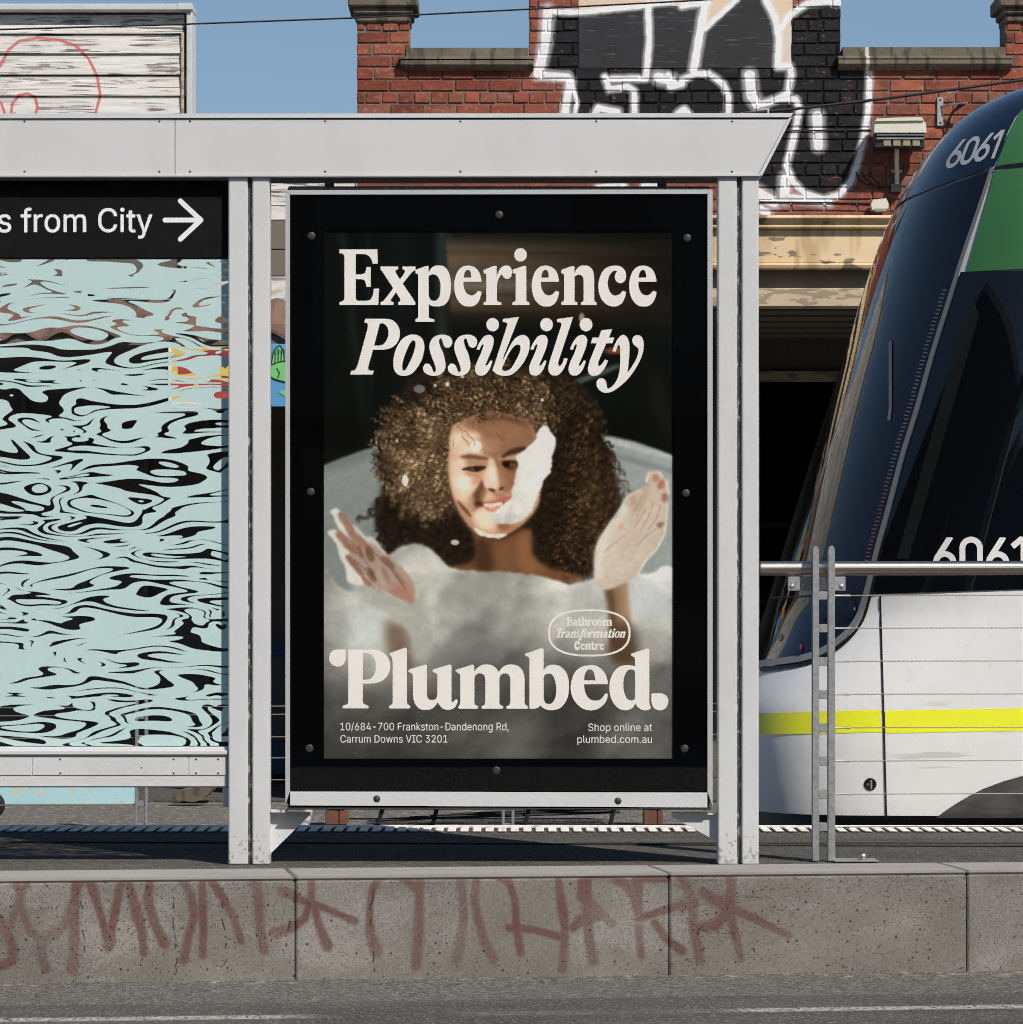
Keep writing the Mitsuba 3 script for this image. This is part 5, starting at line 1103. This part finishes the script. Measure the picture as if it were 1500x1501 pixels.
put(pc+'__hanger', bx(X(475), X(488), .05, .09, Z(272), Z(257)), 'dark_case')
put(pc+'__hanger', bx(X(965), X(978), .05, .09, Z(272), Z(257)), 'dark_case')
QY = .020
gx, gz, ink = print_inks()
lin = np.where(ink/255 <= .04045, ink/255/12.92, ((ink/255+.055)/1.055)**2.4)
ny, nx = gx.shape
idx = np.arange(ny*nx).reshape(ny, nx)
q = np.stack([idx[:-1, :-1], idx[1:, :-1], idx[1:, 1:], idx[:-1, 1:]], -1).reshape(-1, 4)
INK = 1.16
put(pc+'__poster', trimesh.Trimesh(np.c_[X(gx.ravel(), QY), np.full(ny*nx, QY), Z(gz.ravel(), QY)], np.vstack([q[:, [0, 1, 2]], q[:, [0, 2, 3]]]), process=False), 'print_ink',
    'poster of a laughing curly-haired woman in a foam bath', color=np.clip(lin.reshape(-1, 3)*INK, 0, .85))
LYR = QY-.0006
for nm, gs in (('headline', EXPERIENCE), ('headline', POSSIBILITY), ('shop_name', PLUMBED)):
    put(pc+'__poster__'+nm, cat(*[sheet(pxgeo(g, QY), LYR, .0004) for g in gs]), 'letter_ink')
badge = sg.Polygon(disc(864, 927.5, 60, 34.3, 80)) - sg.Polygon(disc(864, 927.5, 57.2, 31.6, 80))
sup = []
def sq(t, p=2.5): return np.sign(np.cos(t))*np.abs(np.cos(t))**(2/p), np.sign(np.sin(t))*np.abs(np.sin(t))**(2/p)
ts = np.linspace(0, 2*np.pi, 120, endpoint=False); cx_, sx_ = sq(ts)
badge = sg.Polygon(np.c_[864+60.5*cx_, 927.8+34.6*sx_]) - sg.Polygon(np.c_[864+57.4*cx_, 927.8+31.8*sx_])
put(pc+'__poster__badge_ring', sheet(pxgeo(badge, QY), LYR, .0004), 'letter_ink')
words = small_word('Bathroom', 831, 898, 917.5, 9.2) + small_word('Transformation', 813.5, 916, 934.8, 9.2, .28) + small_word('Centre', 842, 886, 952.6, 9.2)
put(pc+'__poster__badge_lettering', cat(*[sheet(pxgeo(g.buffer(.12), QY), LYR, .0004) for g in words]), 'letter_ink')
small = []
for s, a, b, base, al in (('10/684-700 Frankston-Dandenong Rd,', 499, 746, 1070.5, 'l'), ('Carrum Downs VIC 3201', 499, 656, 1088.5, 'l'), ('Shop online at', 862.5, 956, 1071.5, 'r'), ('plumbed.com.au', 846.5, 956, 1089, 'r')):
    small.append(text(s, X(a if al == 'l' else b, QY), Z(base, QY), 11.0*(QY-CAM_Y)/FOCAL, LYR, width=X(b, QY)-X(a, QY), align=al))
put(pc+'__poster__address_lettering', cat(*small), 'letter_ink')

# ---------------------------------------------------------------- near fence: twin-bar post, handrail, tension wires
NF = .15
nf = thing('wire_fence', 'steel platform fence at the right with a twin-bar post, thick handrail and thin wires', 'fence')
def fX(a): return X(a, NF)
def fZ(b): return Z(b, NF)
for c, w in ((1196.2, 4.6), (1219.3, 4.9)):
    pts = [(c-w, 1262), (c+w, 1262), (c+w*.95, 808), (c+w*.7, 802), (c, 799.5), (c-w*.7, 802), (c-w*.95, 808)]
    put(nf+'__post_bar', prism(sg.Polygon([(fX(a), fZ(b)) for a, b in pts]), NF-.01, NF+.05), 'galvanised')
put(nf+'__handrail', tube([(fX(1115.5), NF+.075, fZ(832.5)), (fX(1118), NF+.075, fZ(832.5)), (fX(1500), NF+.075, fZ(832)), (4.2, NF+.075, fZ(831))], [.0235, .0247, .0247, .0247], 24), 'stainless')
put(nf+'__rail_bracket', cat(bx(fX(1157), fX(1242), NF+.058, NF+.066, fZ(866), fZ(845), .002)), 'galvanised')
for a in (1163, 1180, 1236): put(nf+'__rail_bolt', dome(fX(a), NF+.058, fZ(859), .009, .006, n=12), 'galvanised')
levels = (873, 921, 969.5, 1018, 1067, 1116, 1164.5, 1212.5)
for i, z in enumerate(levels):
    put(nf+'__spacer', bx(fX(1200.9), fX(1214.3), NF-.004, NF+.04, fZ(z+6.3), fZ(z-6.3), .002), 'galvanised')
    put(nf+'__wire', tube([(fX(1224), NF+.02, fZ(z)), (fX(1350), NF+.02, fZ(z-.6)), (fX(1500), NF+.02, fZ(z-.8)), (4.2, NF+.02, fZ(z-2))], .0022, 6), 'wire')
    put(nf+'__turnbuckle', tube([(fX(1224.5), NF+.02, fZ(z)), (fX(1237), NF+.02, fZ(z)), (fX(1246), NF+.02, fZ(z)), (fX(1247.5), NF+.02, fZ(z))], [.0032, .0032, .0044, .003], 8), 'galvanised')
put(nf+'__base_plate', bx(fX(1222), fX(1286), NF-.05, NF+.10, PLAT-.001, PLAT+.004, .001), 'galvanised')
put(nf+'__anchor_bolt', dome(fX(1265.5), NF+.02, PLAT+.006, .0155, .013, axis='z', base=.010), 'stainless')
# ---------------------------------------------------------------- tram: one curved skin, its panels laid on it
TY, HALF, EXP0 = 2.45, 1.325, 2.5
def NOSE(z): return 1.12 - .2*np.clip((1.2-np.asarray(z))/.4, 0, 1)
def EXPO(z): return EXP0 + 1.0*np.clip((1.2-np.asarray(z))/.4, 0, 1)
MID = TY+HALF
_sil = np.array([(1066, 1199), (1059, 1130), (1058, 1060), (1066, 1015), (1085, 985), (1106, 955), (1120, 922), (1145, 840), (1170, 757), (1200, 660), (1240, 537), (1270, 434), (1300, 344), (1325, 290), (1350, 244), (1390, 196), (1440, 160), (1500, 136), (1600, 119), (1800, 108), (2200, 103)], float)
_nz = CAM_Z+(HORIZON-_sil[:, 1])*.00304; _nx = (_sil[:, 0]-750)*.00304-.006
def nose_x(z):
    return np.interp(z, _nz, _nx)
_zz = np.linspace(_nz[0], _nz[-1], 400); _ns = nose_x(_zz)
from scipy.ndimage import gaussian_filter1d
_ns = gaussian_filter1d(_ns, 7, mode='nearest')
def nose_x(z): return np.interp(z, _zz, _ns)
def half_w(z): return HALF - .34*np.clip((z-2.75)/.8, 0, 1)**2 - .035*np.clip((.66-z)/.3, 0, 1)**1.3
def skin(t, z):
    t, z = np.asarray(t, float), np.asarray(z, float)
    c = np.clip(np.cos(np.minimum(t, np.pi/2)), 1e-9, 1)**(2/EXPO(z)); s = np.clip(np.sin(np.minimum(t, np.pi/2)), 0, 1)**(2/EXPO(z))
    x = nose_x(z) + NOSE(z)*(1-np.where(t < np.pi/2, c, 0)) + np.maximum(t-np.pi/2, 0)
    return np.stack([x, MID - half_w(z)*np.where(t < np.pi/2, s, 1), z], -1)
def skin_n(t, z):
    e = 1e-3
    a = skin(t+e, z)-skin(np.maximum(t-e, 1e-4), z); b = skin(t, z+e)-skin(t, z-e)
    n = np.cross(a, b); n /= np.linalg.norm(n, axis=-1, keepdims=True)+1e-12
    return n*np.where(n[..., 1:2] > 0, -1, 1)
def on_skin(px, py):
    """where the line of sight of a measured point meets the skin, as skin coordinates"""
    y = np.full(np.shape(px), TY, float)
    for _ in range(80):
        x, z = X(px, y), Z(py, y)
        xi = (x-nose_x(z))/NOSE(z)
        t = np.where(xi >= 1, np.pi/2+np.maximum(xi-1, 0)*NOSE(z), np.arccos(np.clip(1-np.clip(xi, 0, 1), 0, 1)**(EXPO(z)/2)))
        y = .6*y + .4*skin(t, z)[..., 1]
    return t, z
def measured(pts, close=True):
    P = np.array(pts, float); out = []
    m = len(P) if close else len(P)-1
    for i in range(m):
        a, b = P[i], P[(i+1) % len(P)]
        k = max(1, int(np.hypot(*(b-a))/5))
        out += [a+(b-a)*j/k for j in range(k)]
    if not close: out.append(P[-1])
    out = np.array(out)
    t, z = on_skin(out[:, 0], out[:, 1])
    return list(zip(t, z))
def patch(poly, off, dt=.05, dz=.06, mirror=False):
    poly = poly.buffer(0) if not poly.is_valid else poly
    t0, z0, t1, z1 = poly.bounds
    shapely.prepare(poly)
    V, F, at = [], [], 0
    ts = np.arange(math.floor(t0/dt), math.ceil(t1/dt)+1)*dt; zs = np.arange(math.floor(z0/dz), math.ceil(z1/dz)+1)*dz
    for a in ts[:-1]:
        for c in zs[:-1]:
            cell = box(a, c, a+dt, c+dz)
            if not poly.intersects(cell): continue
            g = cell if poly.contains(cell) else poly.intersection(cell)
            for h in getattr(g, 'geoms', [g]):
                if h.geom_type != 'Polygon' or h.area < 1e-10: continue
                v, f = trimesh.creation.triangulate_polygon(h, engine='earcut')
                V.append(v); F.append(f+at); at += len(v)
    V, F = np.vstack(V), np.vstack(F)
    W = skin(V[:, 0], V[:, 1]); n = skin_n(V[:, 0], V[:, 1]); W = W + n*off
    m = trimesh.Trimesh(W, F, process=False)
    m.merge_vertices(digits_vertex=6)
    if mirror:
        k = m.copy(); k.vertices[:, 1] = 2*MID-k.vertices[:, 1]; k.invert(); m = cat(m, k); m.merge_vertices(digits_vertex=6)
    m.fix_normals() if len(m.faces) < 4000 else None
    return m
def strip(pts, w0, w1):
    """a band beside a measured line, between two distances to its right"""
    P = np.array(pts, float); t = np.gradient(P, axis=0); t /= np.linalg.norm(t, axis=1, keepdims=True)
    n = np.c_[-t[:, 1], t[:, 0]]*-1
    w0, w1 = np.broadcast_to(w0, (len(P),))[:, None], np.broadcast_to(w1, (len(P),))[:, None]
    return np.vstack([P+n*w0, (P+n*w1)[::-1]])
def tram_white(p, n, uv):
    m = mix((.69, .70, .715), (.745, .755, .77), fbm(p.x*3, p.y*3, p.z*3))
    scuff = smoothstep(.62, .70, fbm(p.x*4, p.z*42, 3.0, octaves=4))*smoothstep(.56, .72, fbm(p.x*2.3, p.z*3, 9.0))
    film = smoothstep(.5, .75, fbm(p.x*14, p.z*9, 5.0))*.10
    return mix(mix(mix(m, (.52, .50, .46), film), (.36, .355, .345), scuff*.45), (.40, .385, .35), smoothstep(.7, .85, fbm(p.x*40, p.z*30, 2.0, octaves=4))*.15)
scene['tram_white'] = {'type': 'twosided', 'bsdf': {'type': 'principled', 'base_color': proc(tram_white), 'roughness': .3, 'specular': .5, 'clearcoat': .3}}
scene['tram_glass'] = pr((.003, .004, .006), .03, specular=.55)
scene['tram_navy'] = pr((.006, .012, .026), .10, specular=.55)
scene['tram_green'] = pr((.045, .165, .055), .35)
scene['pillar_dark'] = pr((.010, .011, .0095), .25)
scene['tram_trim'] = pr((.17, .175, .185), .45)
scene['tram_rubber'] = pr((.006, .006, .007), .5)
scene['tram_stripe'] = pr((.80, .83, .03), .4)
scene['tram_grey'] = pr(proc(lambda p, n, uv: mix((.035, .037, .037), (.08, .08, .078), smoothstep(.4, .8, fbm(p.x*5, p.z*20, 2.0)))), .5)
scene['number_white'] = pr((.78, .79, .80), .5)
scene['number_grey'] = pr((.42, .44, .46), .5)
scene['tick_grey'] = pr((.16, .17, .185), .4)
scene['tick_red'] = pr((.30, .07, .09), .4)
scene['signal_red'] = pr((.5, .01, .015), .2)
scene['signal_amber'] = pr((.6, .22, .02), .2)
tr = thing('tram', 'white tram with dark wraparound windscreen, green roof panels and a yellow stripe', 'tram')
END = np.pi/2+6.0
ZB, ZT = .372, _nz[-1]
base = patch(sg.Polygon([(0.0, ZB), (END, ZB), (END, ZT), (0.0, ZT)]), 0.0, .06, .045, mirror=True)
put(tr+'__body', base, 'tram_white', smooth=True)
LINE = [(1457, 248), (1447, 280), (1428, 336), (1413, 380), (1399, 425), (1380, 485), (1365, 535), (1348.5, 594), (1326, 667), (1304, 750), (1286, 816), (1275, 862), (1269, 884), (1261, 907), (1247, 927), (1228, 944), (1193, 963), (1153, 971), (1115, 976)]
_L = np.array(LINE, float)
_s = np.r_[0, np.cumsum(np.hypot(*np.diff(_L, axis=0).T))]
from scipy.interpolate import CubicSpline
_cs = CubicSpline(_s, _L)
LINE = _cs(np.linspace(0, _s[-1], 120))
LW = np.interp(np.linspace(0, 1, 120), [0, .70, .80, 1], [2.6, 3.5, 4.6, 4.9])
edge = strip(LINE, -LW, -LW)[:120]
SEAM = [(1457, 247), (1400, 267), (1340, 290), (1322, 300)]
def wrap(pts_right_top_to_bottom, top):
    """close a measured right-hand border round the nose to the middle of the front"""
    r = measured(pts_right_top_to_bottom, close=False)
    t = measured(top, close=False)
    return sg.Polygon(r + [(0.0, r[-1][1])] + [(0.0, t[-1][1])] + t[::-1])
put(tr+'__windscreen', patch(wrap(edge, [(1454, 251), (1400, 270), (1340, 293)]), .010, .03, .045, mirror=True), 'tram_glass', smooth=True)
trim = sg.Polygon(measured(strip(LINE, -LW, LW)))
lo = measured([LINE[-1]], close=False)[0]
zl, zh = on_skin(np.array([1116.]), np.array([976+4.9]))[1][0], on_skin(np.array([1116.]), np.array([976-4.9]))[1][0]
put(tr+'__windscreen_trim', patch(trim.union(box(0, zl, lo[0]+.004, zh)), .013, .03, .045, mirror=True), 'tram_trim', smooth=True)
low = LINE[78:]
rub = sg.Polygon(measured(strip(low, LW[78:]-.3, LW[78:]+np.linspace(2.6, 5.0, len(low)))))
put(tr+'__windscreen_seal', patch(rub.union(box(0, zl-.02, lo[0]+.004, zl)), .008, .03, .045, mirror=True), 'tram_rubber', smooth=True)
CAPR = [(1512, 150), (1492, 172), (1478, 200), (1466, 232), (1460, 246)]
cap_top = [(1512, 150), (1500, 139.5), (1470, 150)]
r = measured(CAPR, close=False); sm = measured([(1460, 246), (1400, 266), (1340, 289)], close=False)
cap = sg.Polygon(r + sm + [(0.0, sm[-1][1]), (0.0, ZT-.01), (END, ZT-.01), (END, r[0][1]+.06), (r[0][0]+.3, r[0][1]+.05)])
put(tr+'__roof_cap', patch(cap, .011, .04, .03, mirror=True), 'tram_navy', smooth=True)
r2 = measured([(1515, 150), (1494, 172), (1480, 200), (1468, 232), (1463, 245), (1520, 238), (1560, 236)], close=False)
put(tr+'__roof_panel', patch(sg.Polygon(r2 + [(END, r2[-1][1]), (END, r[0][1]+.055), (r[0][0]+.3, r[0][1]+.045)]), .012, .05, .04, mirror=True), 'tram_green', smooth=True)
g = measured([(1460, 252), (1454, 275), (1437, 335), (1418.5, 399), (1500, 394.5), (1560, 393)], close=False)
gt = measured([(1460, 252), (1560, 242)], close=False)
put(tr+'__side_panel', patch(sg.Polygon(g + [(END, g[-1][1]), (END, gt[-1][1]), gt[-1]]), .009, .05, .05, mirror=True), 'tram_green', smooth=True)
s_ = measured([(1460, 246.5), (1520, 240), (1560, 237.5)], close=False); s2 = measured([(1460, 251), (1520, 245), (1560, 241.5)], close=False)
put(tr+'__panel_gap', patch(sg.Polygon(s_ + [(END, s_[-1][1]), (END, s2[-1][1])] + s2[::-1]), .0095, .05, .05), 'tram_rubber', smooth=True)
rightline = strip(LINE, LW, LW)[:120]
k0 = int(np.argmin(np.abs(rightline[:, 1]-402))); k1 = int(np.argmin(np.abs(rightline[:, 1]-872)))
w = measured(list(rightline[k0:k1]) + [(1278, 871.5), (1400, 867), (1560, 862)], close=False); wt = measured([tuple(rightline[k0]), (1500, 397), (1560, 395.5)], close=False)
put(tr+'__side_window', patch(sg.Polygon(w + [(END, w[-1][1]), (END, wt[-1][1])] + wt[:0:-1]), .006, .05, .06, mirror=True), 'tram_glass', smooth=True)
put(tr+'__window_pillar', patch(sg.Polygon(measured([(1426, 430), (1437, 463), (1334, 820), (1316, 820)])), .0085, .05, .06), 'pillar_dark', smooth=True)
st_t = measured([(1124, 1046), (1200, 1043), (1293, 1040.5)], close=False); st_b = measured([(1293.5, 1073), (1200, 1075.5), (1124, 1077)], close=False)
put(tr+'__stripe', patch(sg.Polygon([(0.0, st_t[0][1])] + st_t + st_b + [(0.0, st_b[-1][1])]), .002, .03, .05, mirror=True), 'tram_stripe', smooth=True)
st_t = measured([(1298.5, 1041.5), (1400, 1040), (1560, 1037)], close=False); st_b = measured([(1560, 1070.5), (1400, 1073), (1299, 1075)], close=False)
put(tr+'__stripe', patch(sg.Polygon(st_t + [(END, st_t[-1][1]), (END, st_b[0][1])] + st_b), .002, .05, .05), 'tram_stripe', smooth=True)
put(tr+'__panel_seam', patch(sg.Polygon(measured(strip([(1291.5, 874), (1293.5, 960), (1296.5, 1080), (1299.5, 1197)], -1.4, 1.4))), .0055, .05, .05), 'tram_rubber', smooth=True)
put(tr+'__bumper_gap', patch(sg.Polygon(measured(strip([(1116, 879), (1200, 874), (1268, 869.5)], -1.3, 1.3))), .0125, .03, .05), 'tram_rubber', smooth=True)
arc = [(1372, 1199), (1385, 1189), (1400, 1179), (1420, 1167), (1440, 1157), (1470, 1145.5), (1500, 1137), (1540, 1131), (1590, 1131), (1640, 1142), (1700, 1170), (1730, 1199)]
put(tr+'__side_disc', patch(sg.Polygon(measured(arc)), .003, .05, .05), 'tram_grey', smooth=True)
def circ(cx, cy, rx, ry=None): return sg.Polygon(measured([(cx+rx*math.cos(a), cy+(ry or rx)*math.sin(a)) for a in np.linspace(0, 2*np.pi, 28, endpoint=False)]))
for c, rr, mt in (((1276, 1149.5), 9.2, 'tram_rubber'), ((1276.5, 1149.5), 8.0, 'black_gloss')):
    put(tr+'__socket', patch(circ(*c, rr), .0035 if rr > 9 else .005, .05, .05), mt)
put(tr+'__socket__pin', patch(sg.Polygon(measured([(1276.5, 1143), (1279, 1143), (1279, 1156), (1276.5, 1156)])), .006, .05, .05), 'galvanised')
put(tr+'__socket__pin', patch(circ(1272.5, 1149.5, 1.4), .006, .05, .05), 'galvanised')
for (cx, cy, rr, spot, mt) in ((1172, 952, 8.5, (1178, 951, 1.8, 4.0), 'signal_red'), (1147, 935, 4, None, None), (1246, 892, 12, (1256.5, 893.5, 1.3, 2.4), 'signal_amber'), (1209, 901, 7, None, None)):
    h = put(tr+'__lamp', patch(circ(cx, cy, rr, rr*1.55), .0135, .02, .03), 'black_gloss')
    if spot: put(h+'__lens', patch(circ(*spot), .0155, .02, .03), mt)
put(tr+'__wiper', patch(sg.Polygon(measured([(1307, 502), (1312, 500), (1311.5, 598), (1309, 618), (1304.5, 617), (1307, 598)])), .014, .03, .05), 'tram_trim', smooth=True)
# marker ticks beside the windscreen trim
tk = np.linspace(426, 822, 70)
def ticks(sel):
    ms = []
    for y in sel:
        k = int(np.argmin(np.abs(LINE[:, 1]-y))); x = LINE[k, 0]
        ms.append(patch(sg.Polygon(measured([(x-13.8, y-.6), (x-7.6, y), (x-8.0, y+1.5), (x-14.2, y+.9)])), .0125, .05, .05))
    return cat(*ms)
put(tr+'__marker_strip', ticks(tk[tk < 706]), 'tick_grey', kind='stuff')
put(tr+'__marker_strip', ticks(tk[tk >= 706]), 'tick_red', 'reddish lower run of the marker strip', kind='stuff')
# fleet numbers
def ring(a, b, c, d, th): 
    r_ = (c-a)/2; return sg.LineString([(a+r_, b+r_), (a+r_, max(d-r_, b+r_+1e-4))]).buffer(r_) - sg.LineString([(a+r_, b+r_), (a+r_, max(d-r_, b+r_+1e-4))]).buffer(r_-th)
TH = .155
DIG = {'0': ring(0, 0, .62, 1, TH), '6': ring(0, 0, .62, .60, TH).union(sg.LineString([(.085, .40), (.47, 1.0)]).buffer(TH/2, cap_style='flat')).intersection(box(-.1, -.1, 1, .985)),
       '1': box(.22, 0, .22+TH, 1).union(sg.LineString([(.0, .74), (.26, .96)]).buffer(TH/2, cap_style='flat'))}
def digits(o, u, v, adv, name, mt, off):
    at = 0.0
    ms = []
    for ch in '6061':
        g = mv(DIG[ch], at)
        def tf(c):
            c = np.asarray(c); P = np.array(o) + c[:, :1]*np.array(u) + c[:, 1:2]*np.array(v)
            t, z = on_skin(P[:, 0], P[:, 1]); return np.c_[t, z]
        g = shapely.transform(shapely.segmentize(g, .06), tf)
        ms.append(patch(g, off, .05, .05)); at += adv
    put(tr+'__'+name, cat(*ms), mt)
digits((1387, 251), (33, -7.5), (15.5, -41.5), .62, 'fleet_number', 'number_grey', .0135)
digits((1369, 842.5), (55, 0), (0, -55.5), .70, 'fleet_number', 'number_white', .0085)
tt = np.linspace(0.0, np.pi/2+5.5, 90)
near = skin(tt, np.full(90, ZB+.06))[:, :2]
under = sg.Polygon(np.vstack([near, np.c_[near[::-1, 0], 2*MID-near[::-1, 1]]])).buffer(0).buffer(-.07)
m = trimesh.creation.extrude_polygon(under, ZB-.05, engine='earcut'); m.apply_translation([0, 0, .06])
put(tr+'__underframe', m, 'tram_rubber')
